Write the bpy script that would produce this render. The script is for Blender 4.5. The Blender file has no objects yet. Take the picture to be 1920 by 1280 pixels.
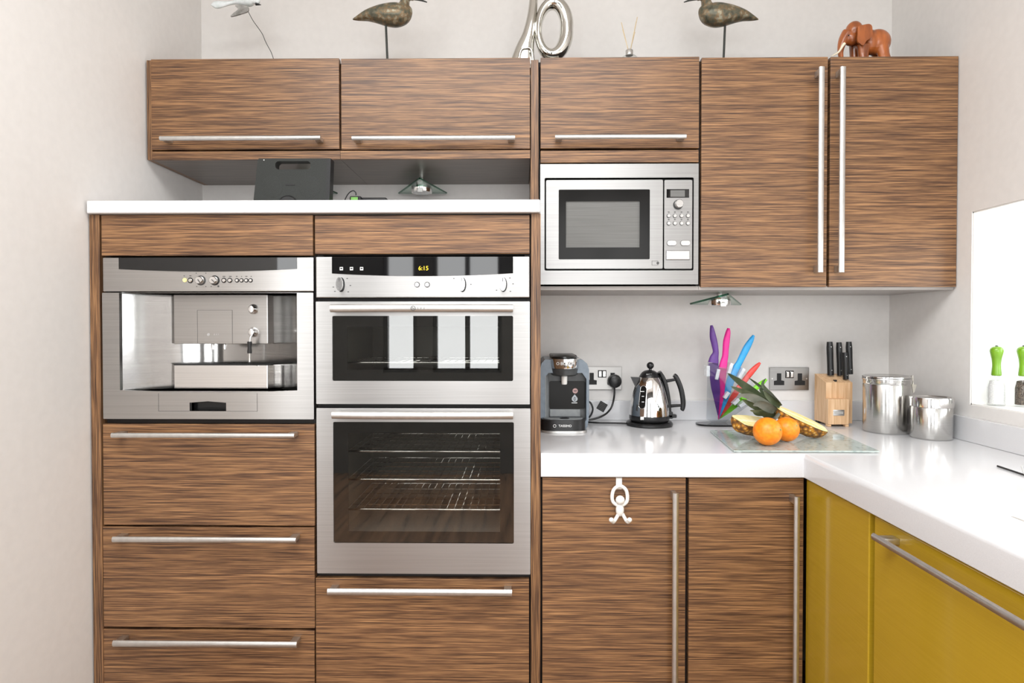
import bpy, bmesh, math, random
from mathutils import Vector, Matrix
R = math.radians
scn = bpy.context.scene
C = scn.collection
random.seed(7)

# ------------------------------------------------------------------ camera
CAM = Vector((0.0, -1.712, 1.25))
FPX = 1170.0                      # focal length in pixels of the 1920 wide frame
YAW, PITCH, SHY = R(0.84), R(0.86), -9.4 / 1920
cd = bpy.data.cameras.new('camera'); cam = bpy.data.objects.new('camera', cd); C.objects.link(cam)
cam.location = CAM; cam.rotation_euler = (R(90) - PITCH, 0, YAW)
cd.sensor_width = 36; cd.lens = FPX / 1920 * 36; cd.shift_y = SHY; cd.clip_start = 0.02
scn.camera = cam
# ------------------------------------------------------------------ sky, window daylight, added overhead fill, exposure
w = bpy.data.worlds.new('sky'); scn.world = w; w.use_nodes = True
bg = w.node_tree.nodes['Background']
bg.inputs[0].default_value = (0.93, 0.97, 1.0, 1); bg.inputs[1].default_value = 2.2
def area_light(name, loc, rot, sx, sy, power, col=(1, .995, .985)):
    l = bpy.data.lights.new(name, 'AREA'); l.shape = 'RECTANGLE'; l.size = sx; l.size_y = sy
    l.energy = power; l.color = col
    o = bpy.data.objects.new(name, l); C.objects.link(o); o.location = loc; o.rotation_euler = rot
    return o
# daylight coming in at each glazed opening (rear glazing, right kitchen window)
area_light('daylight_rear_glazing', (-0.95, -3.705, 1.62), (R(90), 0, 0), 4.4, 2.3, 105)
area_light('daylight_kitchen_window', (2.6, -0.75, 1.5), (R(90), 0, R(90)), 3.0, 1.6, 32)
area_light('added_overhead_fill', (-0.5, -1.75, 2.86), (0, 0, 0), 2.6, 1.5, 76)  # overhead fill added to brighten the room, not a known roof light
vs = scn.view_settings
vs.view_transform = 'Standard'; vs.look = 'None'; vs.exposure = 0.12; vs.gamma = 1; vs.use_curve_mapping = False
scn.cycles.max_bounces = 12; scn.cycles.glossy_bounces = 9; scn.cycles.transparent_max_bounces = 16
scn.cycles.caustics_reflective = False; scn.cycles.caustics_refractive = False

# ------------------------------------------------------------------ helpers
MROT = cam.rotation_euler.to_matrix()
SOFF = SHY * 1920 / FPX
def P(px, py, Y):
    """point at depth Y that the photograph shows at pixel (px, py)"""
    d = MROT @ Vector(((px - 960) / FPX, (640 - py) / FPX + SOFF, -1))
    t = (Y - CAM.y) / d.y
    return CAM + d * t
def PZ(px, py, z):
    """point at height z seen at the pixel"""
    d = MROT @ Vector(((px - 960) / FPX, (640 - py) / FPX + SOFF, -1))
    return CAM + d * ((z - CAM.z) / d.z)
def PX_(px, py, X):
    d = MROT @ Vector(((px - 960) / FPX, (640 - py) / FPX + SOFF, -1))
    return CAM + d * ((X - CAM.x) / d.x)
def S(Y): return (Y - CAM.y) / FPX        # metres per pixel at depth Y
def rect(px0, px1, py0, py1, Y):
    mx, my = (px0 + px1) / 2, (py0 + py1) / 2
    return P(px0, my, Y).x, P(px1, my, Y).x, P(mx, py1, Y).z, P(mx, py0, Y).z    # x0,x1,z0,z1

class MB:
    def __init__(s): s.bm = bmesh.new()
    def box(s, x0, x1, y0, y1, z0, z1, bev=0.0, seg=2):
        r = bmesh.ops.create_cube(s.bm, size=1)
        vs_ = r['verts']
        for v in vs_:
            v.co = Vector((x0 + (v.co.x + .5) * (x1 - x0), y0 + (v.co.y + .5) * (y1 - y0), z0 + (v.co.z + .5) * (z1 - z0)))
        if bev > 0:
            es = list({e for v in vs_ for e in v.link_edges})
            bmesh.ops.bevel(s.bm, geom=es, offset=min(bev, .45 * min(abs(x1 - x0), abs(y1 - y0), abs(z1 - z0))), segments=seg, affect='EDGES', profile=.5)
        return s
    def pbox(s, px0, px1, py0, py1, Yf, dep, bev=0.001):
        x0, x1, z0, z1 = rect(px0, px1, py0, py1, Yf)
        return s.box(x0, x1, min(Yf, Yf + dep), max(Yf, Yf + dep), z0, z1, bev)
    def plate(s, outer, holes, y0, y1, bev=0.0):
        """outline in (x,z) with holes, extruded from y0 to y1"""
        bm = s.bm
        es = []
        for loop in [outer] + list(holes):
            vv = [bm.verts.new((x, y0, z)) for x, z in loop]
            for i in range(len(vv)): es.append(bm.edges.new((vv[i], vv[(i + 1) % len(vv)])))
        r = bmesh.ops.triangle_fill(bm, edges=es, use_beauty=True, use_dissolve=False)
        fs = [g for g in r['geom'] if isinstance(g, bmesh.types.BMFace)]
        e = bmesh.ops.extrude_face_region(bm, geom=fs)
        for g in e['geom']:
            if isinstance(g, bmesh.types.BMVert): g.co.y = y1
        return s
    def prism(s, pts, vec):
        """polygon of 3-D points pushed along vec"""
        bm = s.bm; vec = Vector(vec)
        a = [bm.verts.new(p) for p in pts]; b = [bm.verts.new(Vector(p) + vec) for p in pts]
        bm.faces.new(a); bm.faces.new(b[::-1])
        for i in range(len(a)):
            j = (i + 1) % len(a); bm.faces.new((a[i], b[i], b[j], a[j]))
        return s
    def lathe(s, prof, c, axis='Z', n=40, ang=2 * math.pi, a0=0.0):
        """prof: list of (r, h)"""
        bm = s.bm; full = abs(ang - 2 * math.pi) < 1e-6
        k = n if full else n + 1
        rings = []
        for r, h in prof:
            ring = []
            if r < 1e-6:
                rings.append([bm.verts.new(s._ax(c, axis, 0, 0, h))]); continue
            for i in range(k):
                t = a0 + ang * i / n
                ring.append(bm.verts.new(s._ax(c, axis, r * math.cos(t), r * math.sin(t), h)))
            rings.append(ring)
        for A, B in zip(rings, rings[1:]):
            for i in range(n):
                j = (i + 1) % k
                if len(A) == 1 and len(B) == 1: continue
                if len(A) == 1: bm.faces.new((A[0], B[j], B[i]))
                elif len(B) == 1: bm.faces.new((A[i], A[j], B[0]))
                else: bm.faces.new((A[i], A[j], B[j], B[i]))
        if full:
            if len(rings[0]) > 1: bm.faces.new(rings[0][::-1])
            if len(rings[-1]) > 1: bm.faces.new(rings[-1])
        return s
    @staticmethod
    def _ax(c, axis, a, b, h):
        c = Vector(c)
        if axis == 'Z': return c + Vector((a, b, h))
        if axis == 'Y': return c + Vector((a, h, b))
        return c + Vector((h, a, b))
    def sweep(s, pts, rad, n=12, closed=False, ref=Vector((0, 1, 0)), caps=True):
        """elliptic tube; rad = r or list of r / (r_in_plane, r_along_ref)"""
        bm = s.bm; pts = [Vector(p) for p in pts]; m = len(pts)
        if not isinstance(rad, (list, tuple)): rad = [rad] * m
        rings = []
        for i, p in enumerate(pts):
            if closed: t = pts[(i + 1) % m] - pts[i - 1]
            else: t = pts[min(i + 1, m - 1)] - pts[max(i - 1, 0)]
            t.normalize()
            rf = ref
            if abs(t.dot(rf)) > .97: rf = Vector((0, 0, 1)) if abs(t.z) < .9 else Vector((1, 0, 0))
            nn = t.cross(rf).normalized(); bb = nn.cross(t).normalized()
            r = rad[i]; ra, rb = r if isinstance(r, (list, tuple)) else (r, r)
            rings.append([bm.verts.new(p + nn * ra * math.cos(2 * math.pi * k / n) + bb * rb * math.sin(2 * math.pi * k / n)) for k in range(n)])
        L = m if closed else m - 1
        for i in range(L):
            A, B = rings[i], rings[(i + 1) % m]
            for k in range(n):
                j = (k + 1) % n; bm.faces.new((A[k], A[j], B[j], B[k]))
        if not closed and caps:
            bm.faces.new(rings[0][::-1]); bm.faces.new(rings[-1])
        return s
    def ball(s, c, r, n=24, m=14):
        rx, ry, rz = r if isinstance(r, (list, tuple)) else (r, r, r)
        res = bmesh.ops.create_uvsphere(s.bm, u_segments=n, v_segments=m, radius=1)
        for v in res['verts']: v.co = Vector((c[0] + v.co.x * rx, c[1] + v.co.y * ry, c[2] + v.co.z * rz))
        return s
    def rot(s, c, ang, axis):
        bmesh.ops.rotate(s.bm, verts=s.bm.verts[:], cent=c, matrix=Matrix.Rotation(ang, 3, axis)); return s

def smooth_pts(pts, sub=6, closed=False):
    """Catmull-Rom through tuples of any length"""
    out = []; m = len(pts)
    rng = range(m if closed else m - 1)
    for i in rng:
        p0 = pts[i - 1] if (closed or i > 0) else pts[0]
        p1 = pts[i]; p2 = pts[(i + 1) % m]
        p3 = pts[(i + 2) % m] if (closed or i + 2 < m) else pts[-1]
        for k in range(sub):
            t = k / sub
            out.append(tuple(.5 * (2 * b + (c - a) * t + (2 * a - 5 * b + 4 * c - d) * t * t + (3 * b - a - 3 * c + d) * t ** 3) for a, b, c, d in zip(p0, p1, p2, p3)))
    if not closed: out.append(tuple(pts[-1]))
    return out
def rrect(x0, x1, z0, z1, r, n=5):
    pts = []
    for cx, cz, a in ((x1 - r, z1 - r, 0), (x0 + r, z1 - r, 90), (x0 + r, z0 + r, 180), (x1 - r, z0 + r, 270)):
        for k in range(n + 1):
            t = R(a + 90 * k / n); pts.append((cx + r * math.cos(t), cz + r * math.sin(t)))
    return pts

BASE = {}
def tag(o, label=None, cat=None, group=None, kind=None):
    if label: o['label'] = label
    if cat: o['category'] = cat
    if group: o['group'] = group
    if kind: o['kind'] = kind
    return o
def thing(name, base, label, cat, group=None):
    o = bpy.data.objects.new(name, None); C.objects.link(o); o.location = base
    o.empty_display_size = .05; BASE[o] = Vector(base)
    return tag(o, label, cat, group)
def obj(name, mb, mat, parent=None, smooth=None, label=None, subsurf=0):
    bm = mb.bm
    bmesh.ops.recalc_face_normals(bm, faces=bm.faces[:])
    if parent is not None: base = BASE[parent]
    else:
        xs = [v.co for v in bm.verts]
        base = Vector((sum(v.x for v in xs) / len(xs), sum(v.y for v in xs) / len(xs), min(v.z for v in xs)))
    for v in bm.verts: v.co -= base
    me = bpy.data.meshes.new(name); bm.to_mesh(me); bm.free()
    if smooth is not None and len(me.polygons):
        me.polygons.foreach_set('use_smooth', [True] * len(me.polygons))
        me.set_sharp_from_angle(angle=R(smooth))
    me.materials.append(mat)
    o = bpy.data.objects.new(name, me); C.objects.link(o)
    BASE[o] = base
    if parent is not None: o.parent = parent
    else: o.location = base
    if label: o['label'] = label
    if subsurf:
        md = o.modifiers.new('subdivision', 'SUBSURF'); md.levels = subsurf; md.render_levels = subsurf
    return o
def struct(name, mb, mat, smooth=None):
    return tag(obj(name, mb, mat, None, smooth), kind='structure')
def remeshed(mb, voxel, smooth_it=6):
    me = bpy.data.meshes.new('t'); bmesh.ops.recalc_face_normals(mb.bm, faces=mb.bm.faces[:]); mb.bm.to_mesh(me); mb.bm.free()
    o = bpy.data.objects.new('t', me); C.objects.link(o)
    m = o.modifiers.new('r', 'REMESH'); m.mode = 'VOXEL'; m.voxel_size = voxel
    s_ = o.modifiers.new('s', 'SMOOTH'); s_.iterations = smooth_it; s_.factor = .5
    dg = bpy.context.evaluated_depsgraph_get()
    me2 = bpy.data.meshes.new_from_object(o.evaluated_get(dg))
    bpy.data.objects.remove(o); out = MB(); out.bm.from_mesh(me2); bpy.data.meshes.remove(me2)
    return out
def lettering(text, c, size, mat, parent, name='lettering', ext=0.0004, spacing=1.0, normal_x=False, bold=0.0, tilt=0):
    cu = bpy.data.curves.new('t', 'FONT'); cu.body = text; cu.size = size; cu.extrude = ext; cu.align_x = 'CENTER'; cu.align_y = 'CENTER'
    cu.space_character = spacing; cu.offset = bold
    o = bpy.data.objects.new('t', cu); C.objects.link(o)
    dg = bpy.context.evaluated_depsgraph_get()
    me = bpy.data.meshes.new_from_object(o.evaluated_get(dg)); bpy.data.objects.remove(o)
    mb = MB(); mb.bm.from_mesh(me); bpy.data.meshes.remove(me)
    M = Matrix.Translation(c) @ Matrix.Rotation(tilt, 4, 'Y') @ Matrix.Rotation(R(90), 4, 'X')
    bmesh.ops.transform(mb.bm, matrix=M, verts=mb.bm.verts[:])
    return obj(name, mb, mat, parent)

# ------------------------------------------------------------------ materials
def srgb(r, g, b):
    f = lambda v: (v / 255 / 12.92) if v / 255 <= .04045 else ((v / 255 + .055) / 1.055) ** 2.4
    return (f(r), f(g), f(b), 1)
def mat(name, col, rough=.5, metal=0.0, coat=0.0, ior=1.5, spec=.5, emit=None, estr=0, trans=0.0):
    m = bpy.data.materials.new(name); m.use_nodes = True
    b = m.node_tree.nodes['Principled BSDF']
    b.inputs['Base Color'].default_value = col; b.inputs['Roughness'].default_value = rough
    b.inputs['Metallic'].default_value = metal; b.inputs['Coat Weight'].default_value = coat
    b.inputs['Coat Roughness'].default_value = .08; b.inputs['IOR'].default_value = ior
    b.inputs['Specular IOR Level'].default_value = spec; b.inputs['Transmission Weight'].default_value = trans
    if emit: b.inputs['Emission Color'].default_value = emit; b.inputs['Emission Strength'].default_value = estr
    return m
def nodes(m): return m.node_tree.nodes, m.node_tree.links, m.node_tree.nodes['Principled BSDF']
def noise_mix(m, ca, cb, scale=(1, 1, 1), nscale=1.0, detail=2, lo=.35, hi=.65, rnd=False, bump=0.0, rough=None, stops=None, dist=0.0):
    N, L, b = nodes(m)
    tc = N.new('ShaderNodeTexCoord'); mp = N.new('ShaderNodeMapping'); mp.inputs['Scale'].default_value = scale
    L.new(tc.outputs['Object'], mp.inputs['Vector'])
    nz = N.new('ShaderNodeTexNoise'); nz.inputs['Scale'].default_value = nscale; nz.inputs['Detail'].default_value = detail
    nz.inputs['Distortion'].default_value = dist
    if rnd:
        nz.noise_dimensions = '4D'; oi = N.new('ShaderNodeObjectInfo'); mu = N.new('ShaderNodeMath'); mu.operation = 'MULTIPLY'
        mu.inputs[1].default_value = 37; L.new(oi.outputs['Random'], mu.inputs[0]); L.new(mu.outputs[0], nz.inputs['W'])
    L.new(mp.outputs[0], nz.inputs['Vector'])
    cr = N.new('ShaderNodeValToRGB'); e = cr.color_ramp.elements
    e[0].position = lo; e[0].color = ca; e[1].position = hi; e[1].color = cb
    for p, c in (stops or []):
        x = cr.color_ramp.elements.new(p); x.color = c
    L.new(nz.outputs['Fac'], cr.inputs[0]); L.new(cr.outputs[0], b.inputs['Base Color'])
    if bump:
        bp = N.new('ShaderNodeBump'); bp.inputs['Strength'].default_value = bump; bp.inputs['Distance'].default_value = .001
        L.new(nz.outputs['Fac'], bp.inputs['Height']); L.new(bp.outputs[0], b.inputs['Normal'])
    return nz, cr
def wood(name, vertical=False, tone=1.0):
    m = mat(name, (.2, .1, .05, 1), .36, spec=.45)
    N, L, b = nodes(m)
    def t(c): return (c[0] * tone, c[1] * tone, c[2] * tone, 1)
    sc = (540, 540, 8) if vertical else (8, 8, 540)
    nz, cr = noise_mix(m, t(srgb(56, 38, 29)), t(srgb(196, 150, 104)), sc, 1.0, 3.5, .30, .73, rnd=True, bump=.10, dist=.1,
                       stops=[(.42, t(srgb(92, 65, 47))), (.50, t(srgb(128, 93, 65))), (.58, t(srgb(158, 117, 80)))])
    nz.inputs['Roughness'].default_value = .6
    # broad slow variation of tone between the veneer strips
    tc = N.new('ShaderNodeTexCoord'); mp = N.new('ShaderNodeMapping')
    mp.inputs['Scale'].default_value = (85, 85, 3.5) if vertical else (3.5, 3.5, 85); L.new(tc.outputs['Object'], mp.inputs[0])
    n2 = N.new('ShaderNodeTexNoise'); n2.inputs['Scale'].default_value = 1; n2.inputs['Detail'].default_value = 2; L.new(mp.outputs[0], n2.inputs[0])
    mr = N.new('ShaderNodeMapRange'); mr.inputs['From Min'].default_value = .3; mr.inputs['From Max'].default_value = .7
    mr.inputs['To Min'].default_value = .82; mr.inputs['To Max'].default_value = 1.12; L.new(n2.outputs['Fac'], mr.inputs[0])
    mx = N.new('ShaderNodeMixRGB'); mx.blend_type = 'MULTIPLY'; mx.inputs[0].default_value = 1
    L.new(cr.outputs[0], mx.inputs[1]); L.new(mr.outputs[0], mx.inputs[2]); L.new(mx.outputs[0], b.inputs['Base Color'])
    return m
def steel(name, col=(.66, .65, .64, 1), rough=.31, horiz=True, aniso=.75):
    m = mat(name, col, rough, 1.0)
    noise_mix(m, (col[0] * .9, col[1] * .9, col[2] * .9, 1), (min(1, col[0] * 1.08), min(1, col[1] * 1.08), min(1, col[2] * 1.08), 1),
              (3, 3, 900) if horiz else (900, 900, 3), 1.0, 2, .3, .7)
    N, L, b = nodes(m)
    b.inputs['Anisotropic'].default_value = aniso
    v = N.new('ShaderNodeCombineXYZ'); v.inputs[2 if horiz else 0].default_value = 1.0
    L.new(v.outputs[0], b.inputs['Tangent'])
    return m
def clear_glass(name, tint=(.9, .95, .93, 1), rough=.02, refl=1.0):
    m = bpy.data.materials.new(name); m.use_nodes = True
    N, L = m.node_tree.nodes, m.node_tree.links
    for n in list(N): N.remove(n)
    o = N.new('ShaderNodeOutputMaterial'); mx = N.new('ShaderNodeMixShader')
    tr = N.new('ShaderNodeBsdfTransparent'); tr.inputs[0].default_value = tint
    gl = N.new('ShaderNodeBsdfGlossy'); gl.inputs['Roughness'].default_value = rough
    fr = N.new('ShaderNodeFresnel')          # the same reflectance on both faces of a sheet
    ge = N.new('ShaderNodeNewGeometry'); mr = N.new('ShaderNodeMapRange'); mr.inputs['To Min'].default_value = 1.5; mr.inputs['To Max'].default_value = 1 / 1.5
    L.new(ge.outputs['Backfacing'], mr.inputs[0]); L.new(mr.outputs[0], fr.inputs[0])
    mu = N.new('ShaderNodeMath'); mu.operation = 'MULTIPLY'; mu.inputs[1].default_value = refl; mu.use_clamp = True
    L.new(fr.outputs[0], mu.inputs[0]); L.new(mu.outputs[0], mx.inputs[0])
    L.new(tr.outputs[0], mx.inputs[1]); L.new(gl.outputs[0], mx.inputs[2]); L.new(mx.outputs[0], o.inputs[0])
    return m

WALL = mat('painted_wall', srgb(226, 222, 219), .75, spec=.25)
noise_mix(WALL, srgb(227, 224, 221), srgb(231, 228, 225), (1, 1, 1), 40, 4, .3, .7, bump=.02)
REVEAL = mat('white_paint', srgb(240, 239, 236), .5, spec=.3)
noise_mix(REVEAL, srgb(238, 237, 234), srgb(242, 241, 238), (1, 1, 1), 9, 2)
CEIL = mat('ceiling_paint', srgb(240, 239, 236), .8); noise_mix(CEIL, srgb(238, 237, 234), srgb(242, 241, 238), (1, 1, 1), 6, 2)
TOP = mat('white_composite', srgb(219, 219, 221), .14, spec=.5); noise_mix(TOP, srgb(216, 216, 218), srgb(222, 222, 224), (1, 1, 1), 700, 2)
WOOD = wood('striped_veneer', False, .92); WOODV = wood('striped_veneer_upright', True, .80)
PLY = mat('grey_brown_laminate', srgb(112, 101, 93), .3); noise_mix(PLY, srgb(84, 75, 69), srgb(106, 95, 87), (6, 160, 6), 1, 2, rnd=True)
LAM = mat('grey_underside_laminate', srgb(168, 162, 158), .4); noise_mix(LAM, srgb(162, 156, 152), srgb(172, 166, 162), (3, 120, 3), 1, 2)
DARK = mat('dark_carcass', srgb(34, 27, 24), .6); noise_mix(DARK, srgb(30, 24, 21), srgb(38, 30, 27), (4, 4, 80), 1, 2)
STEEL = steel('brushed_steel', (.50, .49, .48, 1)); STEELV = steel('brushed_steel_turned', rough=.20, horiz=True, aniso=.9, col=(.60, .59, .57, 1))
POLISH = steel('polished_steel', (.72, .71, .70, 1), .16, True, .6)
NICKEL = mat('satin_nickel', (.66, .65, .63, 1), .38, 1.0); noise_mix(NICKEL, (.63, .62, .60, 1), (.69, .68, .66, 1), (1, 1, 1), 60, 2)
CHROME = mat('chrome', (.82, .81, .80, 1), .05, 1.0); noise_mix(CHROME, (.79, .78, .77, 1), (.84, .83, .82, 1), (1, 1, 1), 20, 2)
SILVER = mat('polished_silver', (.66, .65, .61, 1), .07, 1.0); noise_mix(SILVER, (.62, .61, .57, 1), (.69, .68, .64, 1), (1, 1, 1), 14, 2)
BLACKP = mat('black_plastic', srgb(24, 24, 25), .32); noise_mix(BLACKP, srgb(21, 21, 22), srgb(28, 28, 29), (1, 1, 1), 300, 2)
BLACKM = mat('matt_black', srgb(20, 20, 21), .6); noise_mix(BLACKM, srgb(17, 17, 18), srgb(24, 24, 25), (1, 1, 1), 200, 2)
GAP = mat('shadow_gap_black', srgb(12, 11, 11), .7); noise_mix(GAP, srgb(10, 9, 9), srgb(14, 13, 13), (1, 1, 1), 50, 1)
BGLASS = mat('black_glass', srgb(12, 12, 13), .03, spec=.5, ior=1.6); noise_mix(BGLASS, srgb(14, 14, 15), srgb(18, 18, 19), (1, 1, 1), 8, 1)
BGLOSS = mat('dark_tinted_panel', srgb(30, 29, 28), .16, spec=.12); noise_mix(BGLOSS, srgb(27, 26, 25), srgb(33, 32, 31), (1, 1, 1), 8, 1)
STEELM = steel('pale_brushed_steel', (.37, .365, .36, 1), .40)
STEELD = steel('dull_steel', (.40, .39, .38, 1), .42)
OVENGLASS = clear_glass('oven_glass', (.80, .80, .78, 1), .01, 2.6)
ENAMEL = mat('grey_enamel', srgb(92, 90, 86), .35); noise_mix(ENAMEL, srgb(128, 126, 122), srgb(160, 158, 153), (1, 1, 1), 500, 2)
YELLOW = mat('mustard_lacquer', srgb(187, 152, 32), .16, coat=.6); noise_mix(YELLOW, srgb(185, 151, 36), srgb(190, 156, 41), (4, 4, 420), 1, 2)
WHITEP = mat('white_plastic', srgb(235, 234, 230), .3); noise_mix(WHITEP, srgb(232, 231, 227), srgb(238, 237, 233), (1, 1, 1), 40, 2)
PRINT = mat('grey_print', srgb(80, 80, 80), .6); noise_mix(PRINT, srgb(74, 74, 74), srgb(86, 86, 86), (1, 1, 1), 90, 1)
WPRINT = mat('white_print', srgb(225, 225, 225), .5); noise_mix(WPRINT, srgb(220, 220, 220), srgb(230, 230, 230), (1, 1, 1), 90, 1)
LED = mat('amber_digits', srgb(255, 214, 40), .5, emit=srgb(255, 205, 30), estr=.8)
LEDW = mat('lit_button', srgb(255, 240, 150), .4, emit=srgb(255, 235, 120), estr=.5)

# ================================================================== ROOM
YW, XL, XR, ZC, YREAR, XOPEN = 0.623, -1.197, P(1670, 300, .623).x, 2.9, -3.6, -3.4
struct('wall_back', MB().box(XL - .15, XR + .45, YW, YW + .15, 0, ZC), WALL)
struct('wall_left', MB().box(XL - .15, XL, -1.35, YW, 0, ZC), WALL)
FLOOR = mat('dark_floorboards', srgb(96, 66, 46), .22); noise_mix(FLOOR, srgb(100, 72, 54), srgb(150, 114, 86), (22, 1.5, 1), 1, 4)
struct('floor', MB().box(XOPEN - .2, XR + .45, YREAR - .2, YW + .15, -.1, 0), FLOOR)
# ceiling with an opening added for the overhead fill lamp
cx0, cx1, cy0, cy1 = -1.8, .8, -2.5, -1.0
struct('ceiling', MB().box(XOPEN - .2, cx0, YREAR - .2, YW + .15, ZC, ZC + .1).box(cx1, XR + .45, YREAR - .2, YW + .15, ZC, ZC + .1)
       .box(cx0, cx1, cy1, YW + .15, ZC, ZC + .1).box(cx0, cx1, YREAR - .2, cy0, ZC, ZC + .1), CEIL)
# right wall: thick, with a splayed window opening
wy1 = PX_(1820.5, 560, XR).y; wz0 = PX_(1821, 758.7, XR).z; wz1 = PX_(1821, 397.5, XR).z; wy0 = -1.75
TH = .36
struct('wall_right', MB().box(XR, XR + TH, wy1, YW, 0, ZC).box(XR, XR + TH, YREAR, wy0, 0, ZC)
       .box(XR, XR + TH, wy0, wy1, 0, wz0).box(XR, XR + TH, wy0, wy1, wz1, ZC), WALL)
e = .004
struct('window_1', MB().box(XR + .003, XR + TH - .04, wy1 - e, wy1 + .0, wz0, wz1).box(XR + .003, XR + TH - .04, wy0, wy0 + e, wz0, wz1)
       .box(XR + .003, XR + TH - .04, wy0, wy1, wz1 - e, wz1).box(XR + .003, XR + TH - .04, wy0, wy1, wz0, wz0 + e)
       .box(XR + TH - .07, XR + TH - .02, wy1 - .06, wy1 - e, wz0 + e, wz1 - e).box(XR + TH - .07, XR + TH - .02, wy0 + e, wy0 + .06, wz0 + e, wz1 - e)
       .box(XR + TH - .07, XR + TH - .02, wy0, wy1, wz0 + e, wz0 + .06).box(XR + TH - .07, XR + TH - .02, wy0, wy1, wz1 - .06, wz1 - e)
       .box(XR + TH - .07, XR + TH - .02, -.4, -.36, wz0, wz1), REVEAL)
SILL = wz0 + e
# rear of the room: glazed openings in a wall, outer two added for more light, dark frames
FRAME = mat('dark_window_frame', srgb(44, 44, 46), .4); noise_mix(FRAME, srgb(40, 40, 42), srgb(48, 48, 50), (1, 1, 1), 60, 1)
ops = [(-3.1, -1.75, .1, 2.4), (-1.18, -.89, .86, 2.4), (-.755, -.165, .86, 2.4), (.12, 1.34, .1, 2.4)]
wr = MB(); x = XOPEN
for a, b, z0, z1 in ops:
    wr.box(x, a, YREAR - .15, YREAR, 0, ZC); wr.box(a, b, YREAR - .15, YREAR, z1, ZC)
    wr.box(a, b, YREAR - .15, YREAR, 0, z0); x = b
wr.box(x, XR + .45, YREAR - .15, YREAR, 0, ZC)
RWALL = mat('charcoal_wall', srgb(84, 82, 80), .7); noise_mix(RWALL, srgb(80, 78, 76), srgb(88, 86, 84), (1, 1, 1), 9, 2)
struct('wall_rear', wr, RWALL)
struct('wall_side', MB().box(XOPEN - .15, XOPEN, YREAR - .15, -1.2, 0, ZC).box(XOPEN - .15, XL - .15, -1.35, -1.2, 0, ZC), WALL)
for i, (a, b, z0, z1) in enumerate(ops):
    f = MB(); t = .035; y0, y1 = YREAR - .09, YREAR - .03
    f.box(a, a + t, y0, y1, z0, z1).box(b - t, b, y0, y1, z0, z1).box(a, b, y0, y1, z0, z0 + t).box(a, b, y0, y1, z1 - t, z1)
    if b - a > .4: f.box((a + b) / 2 - .02, (a + b) / 2 + .02, y0, y1, z0, z1)
    struct('window_%d' % (i + 2), f, FRAME)
GROUND = mat('pale_paving', srgb(170, 166, 158), .8); noise_mix(GROUND, srgb(150, 147, 140), srgb(182, 178, 170), (1, 1, 1), 3, 4)
struct('ground', MB().box(-14, 14, -18, YREAR - .25, -.3, -.1), GROUND)

# ================================================================== CABINETRY
YT, YU = 0.0, 0.264
def bar_handle(parent, p0, p1, Yf, horiz, stand=.034, w_=.0075, m_off=.012, toward=-1):
    """D-section bar held off the front by a block near each end (p0,p1 = bar ends on its front face, metres (x,z))"""
    b = MB()
    (x0, z0), (x1, z1) = p0, p1
    yb = Yf - stand
    prof = [(math.cos(R(a)) * w_, -math.sin(R(a)) * .006) for a in range(0, 181, 20)]
    if horiz:
        b.prism([(x0, yb + q, z0 + p) for p, q in prof], (x1 - x0, 0, 0))
        for xc in (x0 + m_off, x1 - m_off): b.box(xc - .010, xc + .010, yb - .001, Yf, z0 - .006, z0 + .006, .001)
    else:
        b.prism([(x0 + p, yb + q, z0) for p, q in prof], (0, 0, z1 - z0))
        for zc in (z0 + m_off, z1 - m_off): b.box(x0 - .006, x0 + .006, yb - .001, Yf, zc - .010, zc + .010, .001)
    return obj('handle', b, NICKEL, parent, 40)
def hbar(parent, pxa, pxb, py, Yf, stand=.034, w_=None, hpx=10):
    Yb = Yf - stand - .006
    a = P(pxa, py, Yb); b = P(pxb, py, Yb); z = (a.z + b.z) / 2
    return bar_handle(parent, (a.x, z), (b.x, z), Yf, True, stand, hpx / 2 * S(Yb))
def vbar(parent, px, pya, pyb, Yf, stand=.034, wpx=11):
    Yb = Yf - stand - .006
    a = P(px, pya, Yb); b = P(px, pyb, Yb)
    return bar_handle(parent, (a.x, b.z), (a.x, a.z), Yf, False, stand, wpx / 2 * S(Yb))
def carcass(x0, x1, y0, y1, zs, t=.016, back=True):
    """open box with shelves at heights zs"""
    b = MB()
    b.box(x0, x0 + t, y0, y1, zs[0], zs[-1]); b.box(x1 - t, x1, y0, y1, zs[0], zs[-1])
    for z in zs: b.box(x0 + t, x1 - t, y0, y1, z - t / 2, z + t / 2)
    b.box(x0 + t, x1 - t, y1 - .008, y1, zs[0], zs[-1])
    return b
DT = .02     # door thickness
YC = YT + DT + .002
def zat(px, py, Y): return P(px, py, Y).z

# --- tall cabinet round the coffee machine
zTop = zat(400, 402, YT)
tallL = thing('tall_cabinet', (P(390, 800, YT).x, .3, 0), 'tall striped-wood cabinet with the built-in coffee machine above three drawers', 'cabinet')
xa, xb = P(168, 400, YT).x, P(188.5, 600, YT).x
obj('side_panel', MB().box(xa, xb, YT - .002, .60, 0, zTop, .001), WOODV, tallL)
xc = P(589.3, 600, YT).x
zs = [.10, zat(390, 1177, YT), zat(390, 788, YT) - .008, zat(390, 480, YT) + .012, zTop - .01]
obj('carcass', carcass(xb + .001, xc, YC, .60, zs), DARK, tallL)
obj('plinth', MB().box(xb, xc, .05, .07, 0, .09), WOOD, tallL)
obj('fascia_panel', MB().pbox(190, 586.5, 403, 479, YT, DT), WOOD, tallL)
for (y0, y1, hy, ha, hb, hh) in ((795, 984.5, 817, 207, 551, 10), (988, 1176, 1013, 209, 554, 11.5), (1180.5, 1390, 1209, 210, 555.5, 12.5)):
    d = obj('drawer', MB().pbox(193.5, 590, y0, y1, YT, DT), WOOD, tallL)
    hbar(d, ha, hb, hy, YT, hpx=hh)
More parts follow.
